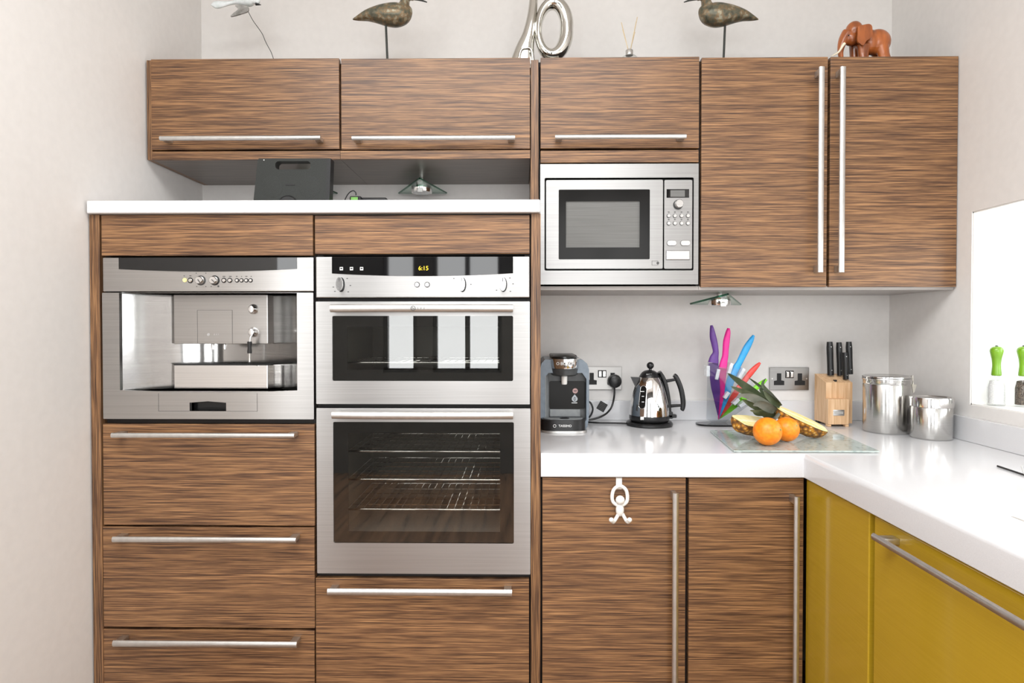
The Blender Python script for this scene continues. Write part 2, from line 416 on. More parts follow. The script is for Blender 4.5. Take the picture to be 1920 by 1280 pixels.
# --- tall cabinet round the double oven
tallR = thing('tall_cabinet', (P(793, 800, YT).x, .3, 0), 'tall striped-wood cabinet housing the double oven, one wide drawer at the bottom', 'cabinet')
xd, xe = P(995.5, 700, YT).x, P(1013.5, 700, YT).x
zs = [.10, zat(790, 1080, YT) - .008, zat(790, 478, YT) + .010, zTop - .01]
obj('carcass', carcass(xc + .002, xd - .001, YC, .60, zs), DARK, tallR)
obj('side_panel', MB().box(xd, xe, YT - .002, .60, 0, zTop, .001), WOODV, tallR)
obj('plinth', MB().box(xc, xd, .05, .07, 0, .09), WOOD, tallR)
obj('fascia_panel', MB().pbox(590.3, 993, 403.5, 475.5, YT, DT), WOOD, tallR)
d = obj('drawer', MB().pbox(592.5, 992, 1085, 1390, YT, DT), WOOD, tallR)
hbar(d, 613, 960, 1112, YT, hpx=13)
# --- worktop over the tall cabinets
x0, x1, z0, z1 = rect(161.5, 1013, 374.5, 401, YT - .018)
tw = obj('worktop', MB().box(max(x0, XL + .001), x1, YT - .018, YW - .002, zTop + .0005, z1, .004, 3), TOP)
tag(tw, 'narrow white worktop lying over the tall oven cabinets, below the lift-up doors', 'worktop')
ZTW = z1

# --- wall cabinets (lift-up doors) over the tall units
zU1 = zat(640, 110, YU)
YUC = YU + DT + .002
zRail0, zRail1 = zat(640, 298, YU), zat(640, 282.5, YU)
xm = P(637.6, 200, YU).x
xu0, xu1 = max(P(275, 200, YU).x, XL + .001), P(994, 200, YU).x
UPY = YW - .002
ca = thing('wall_cabinet', ((xu0 + xm) / 2, .45, zRail0), 'leftmost wooden wall cabinet, lift-up door with horizontal bar, against left wall', 'cabinet')
obj('carcass', MB().box(xu0, xu0 + .016, YU + .002, UPY, zRail0, zat(280, 112.5, YU)).box(xu0 + .016, xm - .001, YUC, UPY, zU1 - .022, zU1 - .006)
    .box(xm - .017, xm - .001, YUC, UPY, zRail0 + .02, zU1 - .006).box(xu0 + .016, xm - .001, UPY - .008, UPY, zRail0 + .02, zU1 - .006), WOODV, ca)
obj('bottom_panel', MB().box(xu0 + .016, xm - .0005, YU + .012, UPY, zRail0, zRail0 + .018), PLY, ca)
obj('rail', MB().box(xu0 + .016, xm - .0005, YU + .001, YU + .012, zRail0, zRail1), WOOD, ca)
d = obj('door', MB().pbox(283.5, 635.8, 110, 280, YU, DT), WOOD, ca); hbar(d, 298, 600, 257.5, YU, hpx=9)
cb = thing('wall_cabinet', ((xm + xu1) / 2, .45, zRail0), 'second wooden lift-up wall cabinet from the left, below the bird on a straight stem', 'cabinet')
obj('carcass', MB().box(xm + .001, xu1, YUC, UPY, zU1 - .022, zU1 - .006)
    .box(xm + .001, xm + .017, YUC, UPY, zRail0 + .02, zU1 - .006).box(xu1 - .016, xu1, YUC, UPY, zRail0 + .02, zU1 - .006).box(xm + .017, xu1 - .016, UPY - .008, UPY, zRail0 + .02, zU1 - .03), WOODV, cb)
obj('bottom_panel', MB().box(xm + .0005, xu1, YU + .012, UPY, zRail0, zRail0 + .018), PLY, cb)
obj('rail', MB().box(xm + .0005, xu1, YU + .001, YU + .012, zRail0, zRail1), WOOD, cb)
d = obj('door', MB().pbox(639.6, 993.8, 109, 279.5, YU, DT), WOOD, cb); hbar(d, 659, 965.5, 257, YU, hpx=9)
# --- microwave cabinet with the upright divider panel
xv0, xv1 = P(995.2, 250, YU).x, P(1009.8, 250, YU).x
xw = P(1312.5, 250, YU).x
cm = thing('wall_cabinet', ((xv1 + xw) / 2, .45, zat(1160, 541, YU)), 'wooden wall cabinet holding the microwave under a short lift-up door', 'cabinet')
zB = zat(1160, 536, YU)
obj('side_panel', MB().box(xv0, xv1, YU + .004, UPY, ZTW + .0005, zat(1003, 111, YU), .001), WOODV, cm)
obj('carcass', MB().box(xv1 + .0005, xv1 + .004, YUC, UPY, zB, zU1 - .006).box(xw - .005, xw, YUC, UPY, zB, zU1 - .006)
    .box(xv1 + .004, xw - .005, YUC, UPY, zU1 - .022, zU1 - .006).box(xv1 + .004, xw - .005, YUC, UPY, zat(1160, 305, YU) + .004, zat(1160, 305, YU) + .018)
    .box(xv1 + .004, xw - .005, UPY - .008, UPY, zB, zU1 - .006), DARK, cm)
obj('bottom_panel', MB().box(xv1 + .0005, xw, YUC - .01, UPY, zB - .012, zB), LAM, cm)
obj('filler_rail', MB().pbox(1013.5, 1310, 281.5, 304.5, YU, DT), WOOD, cm)
d = obj('door', MB().pbox(1013.5, 1311, 107, 277.5, YU, DT), WOOD, cm); hbar(d, 1041, 1287.5, 255, YU, hpx=9)
# --- double-door wall cabinet
xr_ = min(P(1796.5, 300, YU).x, XR - .001)
cr_ = thing('wall_cabinet', ((xw + xr_) / 2, .45, zB - .012), 'tall two-door wooden wall cabinet with long upright bars, right wall corner', 'cabinet')
obj('carcass', MB().box(xw + .001, xw + .017, YUC, UPY, zB, zU1 - .006).box(xr_ - .018, xr_ - .002, YUC, UPY, zB, zU1 - .006)
    .box(xw + .017, xr_ - .018, YUC, UPY, zU1 - .022, zU1 - .006).box(xw + .017, xr_ - .018, UPY - .008, UPY, zB, zU1 - .006).box(xw + .017, xr_ - .018, YUC, UPY, 1.72, 1.736), DARK, cr_)
obj('bottom_panel', MB().box(xw + .001, xr_ - .002, YUC - .01, UPY, zB - .012, zB), LAM, cr_)
x0 = P(1315, 300, YU).x; x1 = P(1551, 320, YU).x; x2 = P(1556, 320, YU).x
z0, z1 = zat(1550, 537.5, YU), zat(1550, 106.5, YU)
d = obj('door', MB().box(x0, x1, YU, YU + DT, z0, z1, .001), WOOD, cr_); vbar(d, 1542.5, 124, 510, YU, wpx=11)
d = obj('door', MB().box(x2, xr_ - .002, YU, YU + DT, z0, z1, .001), WOOD, cr_); vbar(d, 1582.5, 124, 510, YU, wpx=11)

# --- base cabinets under the white worktop
YWF = YT - .012
ZW = P(1250, 851, YWF).z                 # worktop surface
ZWB = P(1250, 895, YWF).z
XIN = P(1507.5, 870, YWF).x               # front edge of the right-hand run
XY = P(1511, 1000, YT).x                  # yellow fronts
xg = P(1288, 1000, YT).x
cf = thing('base_cabinet', ((xe + xg) / 2, .3, 0), 'wooden base cabinet with the white figure hook over its door', 'cabinet')
obj('carcass', carcass(xe + .001, xg - .001, YC, .60, [.1, .5, ZWB - .012]), DARK, cf)
obj('plinth', MB().box(xe, xg, .05, .07, 0, .09), WOOD, cf)
x0, x1 = P(1017, 1000, YT).x, P(1285.5, 1000, YT).x
zd = ZWB - .004
d = obj('door', MB().box(x0, x1, YT, YT + DT, .1, zd, .001), WOOD, cf); vbar(d, 1268, 925, 1385, YT, wpx=12)
cg = thing('base_cabinet', ((xg + XY) / 2, .3, 0), 'wooden base cabinet in the corner beside the mustard yellow fronts', 'cabinet')
obj('carcass', carcass(xg + .001, XY - .004, YC, .60, [.1, .5, ZWB - .012]), DARK, cg)
obj('plinth', MB().box(xg, XY - .004, .05, .07, 0, .09), WOOD, cg)
x0, x1 = P(1291.5, 1000, YT).x, P(1506.5, 1000, YT).x
d = obj('door', MB().box(x0, x1, YT, YT + DT, .1, zd, .001), WOOD, cg); vbar(d, 1496, 932, 1385, YT, wpx=11)
# right-hand run with yellow fronts, facing left
yg1 = PX_(1629, 1080, XY).y; yg0 = PX_(1638.5, 1080, XY).y
cy = thing('base_cabinet', (XY + .3, (YT + yg1) / 2, 0), 'narrow mustard yellow filler cabinet next to the wooden corner door', 'cabinet')
obj('carcass', MB().box(XY + .021, XR - .002, yg1 + .001, YT + .02, .1, .116).box(XY + .021, XR - .002, yg1 + .001, yg1 + .017, .116, ZWB - .004), DARK, cy)
obj('plinth', MB().box(XY + .05, XY + .07, yg1, YT, 0, .095), YELLOW, cy)
obj('front_panel', MB().box(XY, XY + .02, yg1, YT - .001, .1, zd - .002, .003, 3), YELLOW, cy)
ye = yg0 - 1.2
cz = thing('base_cabinet', (XY + .3, (yg0 + ye) / 2, 0), 'wide mustard yellow base cabinet with a long horizontal bar handle', 'cabinet')
obj('carcass', MB().box(XY + .021, XR - .002, ye, yg0 - .001, .1, .116).box(XY + .021, XR - .002, ye, ye + .016, .116, ZWB - .004).box(XY + .021, XR - .002, yg0 - .018, yg0 - .002, .116, ZWB - .004), DARK, cz)
obj('plinth', MB().box(XY + .05, XY + .07, ye, yg0 - .001, 0, .095), YELLOW, cz)
d = obj('door', MB().box(XY, XY + .02, ye, yg0, .1, zd - .002, .003, 3), YELLOW, cz)
XB = XY - .040
ha, hb_ = PX_(1633, 1005, XB), PX_(1918, 1176, XB)
b = MB(); zc = (ha.z + hb_.z) / 2
prof = [(-math.sin(R(a)) * .006, math.cos(R(a)) * .0075) for a in range(0, 181, 20)]
b.prism([(XB + .006 + p, ha.y, zc + q) for p, q in prof], (0, ye + .08 - ha.y, 0))
for yy in (ha.y - .022, ye + .10): b.box(XB + .005, XY, yy - .012, yy + .012, zc - .006, zc + .006, .001)
obj('handle', b, NICKEL, d, 40)
# L-shaped worktop with a rounded front edge
def nose(n=6, r=.012):
    return [(r - r * math.sin(R(90 * k / n)), -r + r * math.cos(R(90 * k / n))) for k in range(n + 1)]     # from top going round to front: (inset, drop)
b = MB(); bm = b.bm
yend = ye - .05
ins = nose()
path = [(0.0, ZW), ] 
levels = [(i, ZW + dz) for i, dz in ins] + [(0.0, ZWB + .002), (.002, ZWB)]
loops = []
xl = xe + .0008
for i, z in levels:
    loops.append([bm.verts.new(p) for p in ((xl, YWF + i, z), (XIN + i, YWF + i, z), (XIN + i, yend, z))])
for A, B in zip(loops, loops[1:]):
    for k in (0, 1): bm.faces.new((A[k], A[k + 1], B[k + 1], B[k]))
def cap(L, z, top):
    bk = [bm.verts.new(p) for p in ((XR - .0015, yend, z), (XR - .0015, YW - .0015, z), (xl, YW - .0015, z))]
    bm.faces.new(L + bk); return bk
tb = cap(loops[0], ZW, 1); bb = cap(loops[-1], ZWB, 0)
for k in range(2): bm.faces.new((tb[k], tb[k + 1], bb[k + 1], bb[k]))
bm.faces.new([l[0] for l in loops] + [bb[2], tb[2]]); bm.faces.new([l[2] for l in loops] + [bb[0], tb[0]])
wt = thing('worktop', (1.0, .2, ZWB), 'L-shaped white worktop with rounded edge below kettle and fruit', 'worktop')
obj('slab', b, TOP, wt, 30)
gy = PZ(1898, 968, ZW)
obj('drainer_groove', MB().box(gy.x - .003, gy.x + .003, gy.y - .5, gy.y, ZW - .0004, ZW + .0003), LAM, wt, label='shallow grey groove cut in the surface')
# upstand behind the worktop
ZUP = P(1250, 751, YW - .018).z
struct('trim_1', MB().box(xl, XR - .001, YW - .018, YW - .0005, ZW + .0005, ZUP, .001), TOP)
struct('trim_2', MB().box(XR - .018, XR - .0005, yend, YW - .019, ZW + .0005, ZUP, .001), TOP)

# ================================================================== BUILT-IN COFFEE MACHINE
Y0 = YT - .004
cmx = thing('coffee_machine', (P(390, 785, Y0).x, .15, zat(390, 785.5, Y0)), 'built-in stainless steel coffee machine with curved alcove and drip tray', 'coffee machine')
x0, x1, z0, z1 = rect(192.5, 588, 482.5, 546.5, Y0)
gx0, gx1, gz0, gz1 = rect(223, 557, 482.6, 509, Y0)
gl = [(gx0, gz1 - .0005)] + [(gx0 + (gx1 - gx0) * k / 14, gz0 + .007 * (2 * k / 14 - 1) ** 2) for k in range(15)] + [(gx1, gz1 - .0005)]
obj('control_panel', MB().box(x0, x1, Y0, Y0 + .03, z0, z1, .0025), STEEL, cmx)
obj('display_window', MB().plate(gl, [], Y0 - .0012, Y0 + .004), BGLASS, cmx)
zb = 525.5
for px, r in ((357, 3.6), (420, 3.3), (431, 3.3), (444.5, 2.8), (453, 2.8), (462, 2.8), (470, 2.8)):
    c = P(px, zb, Y0); rr = r * S(Y0)
    k = obj('button', MB().lathe([(0, -.003), (rr * .8, -.003), (rr, -.002), (rr, 0)], c, 'Y', 20), POLISH, cmx, 40)
    obj('bezel', MB().lathe([(rr * 1.08, -.0012), (rr * 1.45, -.0010), (rr * 1.5, 0)], c, 'Y', 24), BLACKP, k, 40)
for px in (376.5, 402.5):
    c = P(px, zb, Y0); rr = 7.6 * S(Y0)
    k = obj('dial', MB().lathe([(0, -.014), (rr * .8, -.014), (rr * .95, -.012), (rr, 0)], c, 'Y', 28), POLISH, cmx, 40)
    obj('pointer', MB().box(c.x - .0012, c.x + .0012, c.y - .0148, c.y - .013, c.z - rr * .75, c.z + rr * .2).rot(c, R(-35 if px < 390 else -45), 'Y'), PRINT, k)
    obj('bezel', MB().lathe([(rr * 1.02, -.001), (rr * 1.22, -.001), (rr * 1.25, 0)], c, 'Y', 28), BLACKP if px > 390 else PRINT, k, 40)
c = P(346.5, 525, Y0); obj('indicator_lamp', MB().lathe([(0, -.002), (.005, -.002), (.0055, 0)], c, 'Y', 16), LEDW, cmx, 40)
pm = MB()
for px, py, ww in ((357, 517, 4), (345.5, 517, 2), (420, 518, 5), (432, 518, 5), (444, 518, 3), (453, 518, 1.5), (462, 518, 4), (471, 518, 2), (368, 512, 2), (386, 512, 2), (369, 537, 2), (386, 537, 2), (396, 537, 2)):
    c = P(px, py, Y0); obj('printed_mark', MB().box(c.x - ww * S(0) / 2, c.x + ww * S(0) / 2, Y0 - .0004, Y0 + .001, c.z - .001, c.z + .001), PRINT, cmx)
c = P(409.5, 536.5, Y0); obj('printed_mark', MB().lathe([(0, -.0005), (.0026, -.0005), (.0026, .001)], c, 'Y', 14), PRINT, cmx)
# face plate with the alcove opening
X0, X1, Z0, Z1 = rect(192.5, 588, 548.5, 785.5, Y0)
ax0, ax1, az0, az1 = rect(224, 557, 548.5, 731.5, Y0)
hole = [(ax0, Z1 - .0006), (ax0, az0)] + [(ax0 + (ax1 - ax0) * k / 12, az0 - .006 * (1 - (2 * k / 12 - 1) ** 2)) for k in range(1, 12)] + [(ax1, az0), (ax1, Z1 - .0006)]
dz = rect(355.5, 424, 752, 770.5, Y0)
cut = [(dz[0], dz[2]), (dz[1], dz[2]), (dz[1], dz[3] - .004), ((dz[0] + dz[1]) / 2, dz[3]), (dz[0], dz[3] - .004)]
obj('face_plate', MB().plate(rrect(X0, X1, Z0, Z1, .002, 2), [hole, cut], Y0, Y0 + .012), STEEL, cmx)
# curved back of the alcove
D = .135; n = 28; b = MB(); bm = b.bm; rows = []
for z in (az0 - .008, Z1 + .002):
    row = []
    for k in range(n + 1):
        u = 2 * k / n - 1; xx = (ax0 + ax1) / 2 + (ax1 - ax0) / 2 * u
        row.append(bm.verts.new((xx, Y0 + .0125 + D * (1 - u * u), z)))
    rows.append(row)
for k in range(n): bm.faces.new((rows[0][k], rows[0][k + 1], rows[1][k + 1], rows[1][k]))
bmesh.ops.solidify(bm, geom=bm.faces[:], thickness=-.0015)
MIRR = steel('mirror_steel', (.80, .79, .78, 1), .11, True, .6)
obj('alcove_wall', b, MIRR, cmx, 40)
fl = [(ax0 + (ax1 - ax0) * k / 20, Y0 + .0125 + (D - .003) * (1 - (k / 10 - 1) ** 2)) for k in range(21)]
obj('alcove_floor', MB().prism([(x, y, az0 - .0075) for x, y in fl], (0, 0, .004)), STEEL, cmx)
obj('alcove_roof', MB().prism([(x, y, Z1 - .001) for x, y in fl], (0, 0, .002)), STEEL, cmx)
YB = Y0 + .066
bx = rect(325.5, 502, 547, 644.5, YB)
obj('brewing_head', MB().box(bx[0], bx[1], YB, YB + .045, bx[2], Z1 - .0015, .002), STEEL, cmx)
bp = rect(370, 436, 581, 644, YB)
fr_ = MB()
for a in ((bp[0], bp[1], bp[3] - .0008, bp[3]), (bp[0], bp[0] + .0006, bp[2], bp[3]), (bp[1] - .0009, bp[1], bp[2], bp[3])): fr_.box(a[0], a[1], YB - .0004, YB + .001, a[2], a[3])
obj('flap_outline', fr_, PRINT, cmx)
c = P(391, 627, YB)
lg = MB(); 
for t in range(24):
    pass
obj('logo_ring', lg.sweep([c + Vector((.0032 * math.cos(t * math.pi / 9), -.0006, .0032 * math.sin(t * math.pi / 9))) for t in range(18)], .0006, 6, True), WPRINT, cmx)
lettering('N', c + Vector((0, -.0006, 0)), .005, WPRINT, cmx)
lettering('E F F', P(406, 627, YB) + Vector((0, -.0006, 0)), .0055, WPRINT, cmx, spacing=1.3)
for px in (399.5, 422):
    c = P(px, 648, YB + .01)
    obj('spout', MB().sweep([c + Vector((0, 0, .006)), c + Vector((0, -.002, -.004)), c + Vector((.001, -.003, -.011))], [.0045, .0045, .003], 12), CHROME, cmx, 50)
for py in (579.5, 622.5):
    c = P(475.5, py, YB); rr = 9.3 * S(YB)
    k = obj('knob', MB().lathe([(0, -.016), (rr * .55, -.016), (rr * .75, -.010), (rr, -.004), (rr, 0)], c, 'Y', 28), POLISH, cmx, 40)
    obj('grip', MB().box(c.x - .0028, c.x + .0028, c.y - .020, c.y - .014, c.z - rr * .7, c.z + rr * .7, .001), CHROME, k)
c0, c1, c2, c3 = P(475, 622, YB - .022), P(469.5, 632, YB - .030), P(468, 645, YB - .028), P(468, 681, YB - .026)
wd = obj('steam_wand', MB().sweep([c0, c1, c2, c3], [.0026, .0026, .0026, .0028], 12), CHROME, cmx, 50)
a, b2 = P(468, 640, YB - .028), P(468, 662, YB - .027)
obj('wand_grip', MB().sweep([a, a.lerp(b2, .15), a.lerp(b2, .5), a.lerp(b2, .85), b2], [.0062, .0066, .0050, .0066, .0062], 14), BLACKP, wd, 50)
a = P(468, 681, YB - .026); obj('nozzle', MB().lathe([(0, -.004), (.005, -.004), (.0055, .002), (.003, .004)], a, 'Z', 14), BLACKP, wd, 50)
tx = rect(326, 502, 684.5, 727.5, YB - .004)
obj('drip_tray', MB().box(tx[0], tx[1], YB - .004, YB + .05, az0 - .003, tx[3], .002), MIRR, cmx)
sx = rect(325, 503, 682, 685, YB - .003)
obj('tray_grid', MB().box(sx[0], sx[1], YB - .003, YB + .05, tx[3] + .0003, tx[3] + .003, .0008), BLACKM, cmx)
dx = rect(297, 482.5, 737, 771, Y0)
t = .0009
for a in ((dx[0], dx[0] + t, dx[2], dx[3]), (dx[1] - t, dx[1], dx[2], dx[3]), (dx[0], dz[0], dx[2], dx[2] + t), (dz[1], dx[1], dx[2], dx[2] + t)): obj('drawer_outline', MB().box(a[0], a[1], Y0 - .0004, Y0 + .002, a[2], a[3]), PRINT, cmx)
obj('grip_recess', MB().box(dz[0] - .003, dz[1] + .003, Y0 + .03, Y0 + .034, dz[2] - .004, dz[3] + .004).box(dz[0] - .003, dz[1] + .003, Y0 + .0125, Y0 + .03, dz[2] - .004, dz[2] - .001), BLACKP, cmx)
obj('housing', MB().box(X0 + .012, X1 - .022, .20, .45, Z0 + .02, z1 - .025), DARK, cmx)

# ================================================================== DOUBLE OVEN
ov = thing('double_oven', (P(793, 1076, Y0).x, .25, zat(793, 1075.5, Y0)), 'built-in stainless double oven with amber clock and two glass doors', 'oven')
x0, x1, z0, z1 = rect(592, 993, 481, 558, Y0)
gx0, gx1, gz0, gz1 = rect(622.5, 962, 481.5, 517.5, Y0)
gl = [(gx0, gz1)] + [(gx0 + (gx1 - gx0) * k / 14, gz0 + .0075 * (2 * k / 14 - 1) ** 2) for k in range(15)] + [(gx1, gz1)]
cp = obj('control_panel', MB().box(x0, x1, Y0, Y0 + .03, z0, z1, .0025), STEEL, ov)
obj('display_window', MB().plate(gl, [], Y0 - .0012, Y0 + .004), BGLASS, ov)
lettering('6:15', P(794, 503, Y0 - .0015), .0165, LED, ov, 'clock_digits')
for px in (640, 659, 678):
    c = P(px, 503.5, Y0 - .0014); h = .0045
    s_ = MB().box(c.x - h, c.x + h, c.y, c.y + .001, c.z - h, c.z + h)
    o = obj('symbol', s_, WPRINT, ov)
    obj('symbol_centre', MB().box(c.x - h * .6, c.x + h * .6, c.y - .0003, c.y + .001, c.z - h * .2, c.z + h * .5), BGLASS, o)
for px in (639, 866.5, 943):
    c = P(px, 533, Y0); a_ = 6.2 * S(Y0); h_ = 12.8 * S(Y0)
    k = obj('dial', MB().plate([(c.x + a_ * math.cos(2 * math.pi * q / 28), c.z + h_ * math.sin(2 * math.pi * q / 28)) for q in range(28)], [], Y0 - .016, Y0), POLISH, ov, 40)
    obj('pointer', MB().box(c.x - .0008, c.x + .0008, Y0 - .0166, Y0 - .015, c.z + h_ * .35, c.z + h_ * .9), PRINT, k)
    obj('collar', MB().plate([(c.x + .0012 + a_ * 1.15 * math.cos(2 * math.pi * q / 28), c.z - .0008 + h_ * 1.08 * math.sin(2 * math.pi * q / 28)) for q in range(28)], [], Y0 - .002, Y0), BLACKP, k)
for px in (782, 801):
    c = P(px, 533.5, Y0); rr = 3.9 * S(Y0)
    k = obj('button', MB().lathe([(0, -.003), (rr, -.003), (rr, 0)], c, 'Y', 22), POLISH, ov, 40)
    obj('bezel', MB().lathe([(rr * 1.05, -.001), (rr * 1.32, -.001), (rr * 1.35, 0)], c, 'Y', 24), PRINT, k, 40)
pm = MB()
for px, py in ((651, 522), (657, 535), (625, 538), (653, 547), (628, 546), (883, 533), (962, 532), (957, 546), (931, 544), (956, 521), (851, 522)):
    c = P(px, py, Y0); obj('printed_mark', MB().box(c.x - .002, c.x + .002, Y0 - .0004, Y0 + .001, c.z - .0012, c.z + .0012), PRINT, ov)
obj('vent_slot', MB().box(x0 + .006, x1 - .006, Y0 + .02, Y0 + .03, zat(793, 566, Y0), z0 - .0005), GAP, ov)
obj('vent_slot', MB().box(x0 + .006, x1 - .006, Y0 + .02, Y0 + .03, zat(793, 768, Y0), zat(793, 758.5, Y0)), GAP, ov)
def oven_door(px, glass, handle, name, logo):
    X0, X1, Z0, Z1 = rect(*px, Y0); gx = rect(*glass, Y0)
    d = obj(name, MB().plate(rrect(X0, X1, Z0, Z1, .002, 2), [rrect(gx[0], gx[1], gx[2], gx[3], .004, 4)], Y0, Y0 + .02), STEEL, ov)
    obj('glass_pane', MB().plate(rrect(gx[0] - .0, gx[1] + .0, gx[2] - .0, gx[3] + .0, .004, 4), [], Y0 + .0012, Y0 + .0032), OVENGLASS, d)
    m = .026 / 1.0
    obj('black_border', MB().plate([(gx[0] - .002, gx[2] - .002), (gx[1] + .002, gx[2] - .002), (gx[1] + .002, gx[3] + .002), (gx[0] - .002, gx[3] + .002)],
        [[(gx[0] + .04, gx[2] + .03), (gx[1] - .038, gx[2] + .03), (gx[1] - .038, gx[3] - .03), (gx[0] + .04, gx[3] - .03)]], Y0 + .005, Y0 + .007), BLACKM, d)
    hx = rect(*handle, Y0 - .035)
    n_ = 16; zc = (hx[2] + hx[3]) / 2; hh = (hx[3] - hx[2]) / 2
    pts = [Vector((hx[0] + (hx[1] - hx[0]) * k / n_, Y0 - .022 - .012 * (1 - (2 * k / n_ - 1) ** 2), zc)) for k in range(n_ + 1)]
    h = obj('handle', MB().sweep(pts, [(.007, hh)] * (n_ + 1), 16, ref=Vector((0, 0, 1))), NICKEL, d, 50)
    mt = MB()
    for xx in (hx[0] + .006, hx[1] - .006): mt.box(xx - .005, xx + .005, Y0 - .022, Y0, zc - .004, zc + .004, .001)
    obj('mount', mt, NICKEL, h)
    if logo:
        c = P(774.5, (handle[2] + handle[3]) / 2, Y0 - .0415)
        obj('logo_ring', MB().sweep([c + Vector((.0062 * math.cos(t * math.pi / 12), -.0003, .0062 * math.sin(t * math.pi / 12))) for t in range(24)], .0007, 6, True), PRINT, h)
        lettering('N', c, .0095, PRINT, h)
        lettering('E F F', P(789.5, (handle[2] + handle[3]) / 2, Y0 - .0415), .0085, PRINT, h, spacing=1.25)
    return gx
g1 = oven_door((592.5, 993.5, 565, 757.5), (623, 962, 592, 714), (617, 961.5, 570, 585), 'grill_door', True)
g2 = oven_door((594, 994.5, 765, 1075.5), (625, 963.5, 791, 1018), (620, 961.5, 772, 786.5), 'oven_door', False)
for g in (g1, g2):
    t = .004; xa_, xb_, za, zb_ = g[0] + .01, g[1] - .01, g[2] + .012, g[3] - .012
    ya, yb_ = Y0 + .024, .42
    obj('cavity', MB().box(xa_, xb_, yb_, yb_ + t, za, zb_).box(xa_ - t, xa_, ya, yb_ + t, za, zb_).box(xb_, xb_ + t, ya, yb_ + t, za, zb_)
        .box(xa_ - t, xb_ + t, ya, yb_ + t, za - t, za).box(xa_ - t, xb_ + t, ya, yb_ + t, zb_, zb_ + t), ENAMEL, ov)
def rack(g, z, nw):
    b = MB(); xa_, xb_ = g[0] + .014, g[1] - .014
    for y in (.06, .36): b.sweep([(xa_, y, z), (xb_, y, z)], .0035, 8)
    for y in [.06 + .3 * k / 5 for k in range(1, 5)]: b.sweep([(xa_, y, z - .003), (xb_, y, z - .003)], .0018, 6)
    for k in range(nw): xx = xa_ + .006 + (xb_ - xa_ - .012) * k / (nw - 1); b.sweep([(xx, .06, z), (xx, .36, z)], .0017, 6)
    return obj('wire_shelf', b, CHROME, ov, 50)
zz = [zat(800, y, .06) for y in (846, 899, 955)]
for z in zz: rack(g2, z, 22)
rack(g1, zat(800, 680, .06), 22)

# ================================================================== MICROWAVE
YM = YU - .004
mw = thing('microwave_oven', (P(1160, 533, YM).x, .4, zat(1160, 533.5, YM)), 'built-in stainless microwave with dark window and button column', 'microwave')
X0, X1, Z0, Z1 = rect(1013, 1309.5, 307, 533, YM)
hx = rect(1021, 1300.5, 333, 507, YM)
obj('trim_frame', MB().plate(rrect(X0, X1, Z0, Z1, .001, 2), [rrect(*hx, .004, 3)], YM, YM + .018), STEELM, mw)
obj('dark_surround', MB().box(hx[0] - .003, hx[1] + .003, YM + .019, YM + .021, hx[2] - .003, hx[3] + .003), GAP, mw)
dx = rect(1024, 1243, 337, 503.5, YM); wx = rect(1047.5, 1218.5, 355, 486, YM)
d = obj('door', MB().plate(rrect(*dx, .004, 3), [rrect(*wx, .003, 3)], YM + .001, YM + .0185), STEELM, mw)
vx = rect(1061, 1199.5, 377, 464, YM + .006)
obj('window_surround', MB().plate(rrect(*wx, .003, 3), [[(vx[0], vx[2]), (vx[1], vx[2]), (vx[1], vx[3]), (vx[0], vx[3])]], YM + .003, YM + .012), BGLOSS, d)
MESH = mat('grey_mesh_screen', srgb(116, 116, 114), .5, spec=.2); noise_mix(MESH, srgb(110, 110, 108), srgb(120, 120, 118), (6, 6, 500), 1, 2)
obj('mesh_window', MB().box(vx[0] - .001, vx[1] + .001, YM + .008, YM + .0115, vx[2] - .001, vx[3] + .001), MESH, d)
c = P(1228, 493, YM + .001)
obj('door_symbol', MB().plate(rrect(c.x - .010, c.x + .010, c.z - .007, c.z + .007, .001, 2), [rrect(c.x - .009, c.x + .009, c.z - .006, c.z + .006, .001, 2)], YM + .0004, YM + .002)
    .lathe([(0, -.001), (.0042, -.001), (.0042, .001)], (c.x + .009, c.y, c.z), 'Y', 14), PRINT, d)
px_ = rect(1245.5, 1298, 337, 503.5, YM)
cp = obj('control_panel', MB().plate(rrect(*px_, .004, 3), [], YM + .001, YM + .0185), STEELM, mw)
ds = rect(1250, 1292, 354.5, 370.5, YM)
o = obj('display', MB().box(ds[0], ds[1], YM - .0004, YM + .002, ds[2], ds[3]), BGLASS, mw)
ds = rect(1257, 1284, 356.5, 369, YM); obj('screen', MB().box(ds[0], ds[1], YM - .0008, YM + .001, ds[2], ds[3]), MESH, o)
c = P(1272, 383, YM); k = obj('dial', MB().lathe([(0, -.016), (.0115, -.016), (.0130, -.014), (.0135, .001)], c, 'Y', 30), POLISH, mw, 40)
obj('collar', MB().lathe([(.0137, -.003), (.0150, -.003), (.0152, .001)], c + Vector((-.001, 0, -.001)), 'Y', 30), BLACKP, k, 40)
for r_ in (404.5, 418.5):
    for px in (1254, 1265.5, 1278, 1290):
        c = P(px, r_, YM); k = obj('button', MB().lathe([(0, -.003), (.0052, -.003), (.0058, .001)], c, 'Y', 20), POLISH, mw, 40)
        obj('bezel', MB().lathe([(.0059, -.0003), (.0066, -.0003), (.0066, .001)], c, 'Y', 20), PRINT, k, 40)
        c2 = P(px, r_ - 7.2, YM); obj('marker', MB().box(c2.x - .0025, c2.x + .0025, c2.y - .0006, c2.y + .001, c2.z - .0011, c2.z + .0011), PRINT, k)
for px in (1259.5, 1285):
    c = P(px, 455.5, YM); obj('wide_button', MB().plate(rrect(c.x - .0145, c.x + .0145, c.z - .0075, c.z + .0075, .007, 6), [], YM - .002, YM + .001), POLISH, mw, 40)
    obj('bezel', MB().plate(rrect(c.x - .0155, c.x + .0155, c.z - .0085, c.z + .0085, .008, 6), [], YM - .0002, YM + .001), PRINT, mw)
rx = rect(1249.5, 1292.5, 470, 486.5, YM)
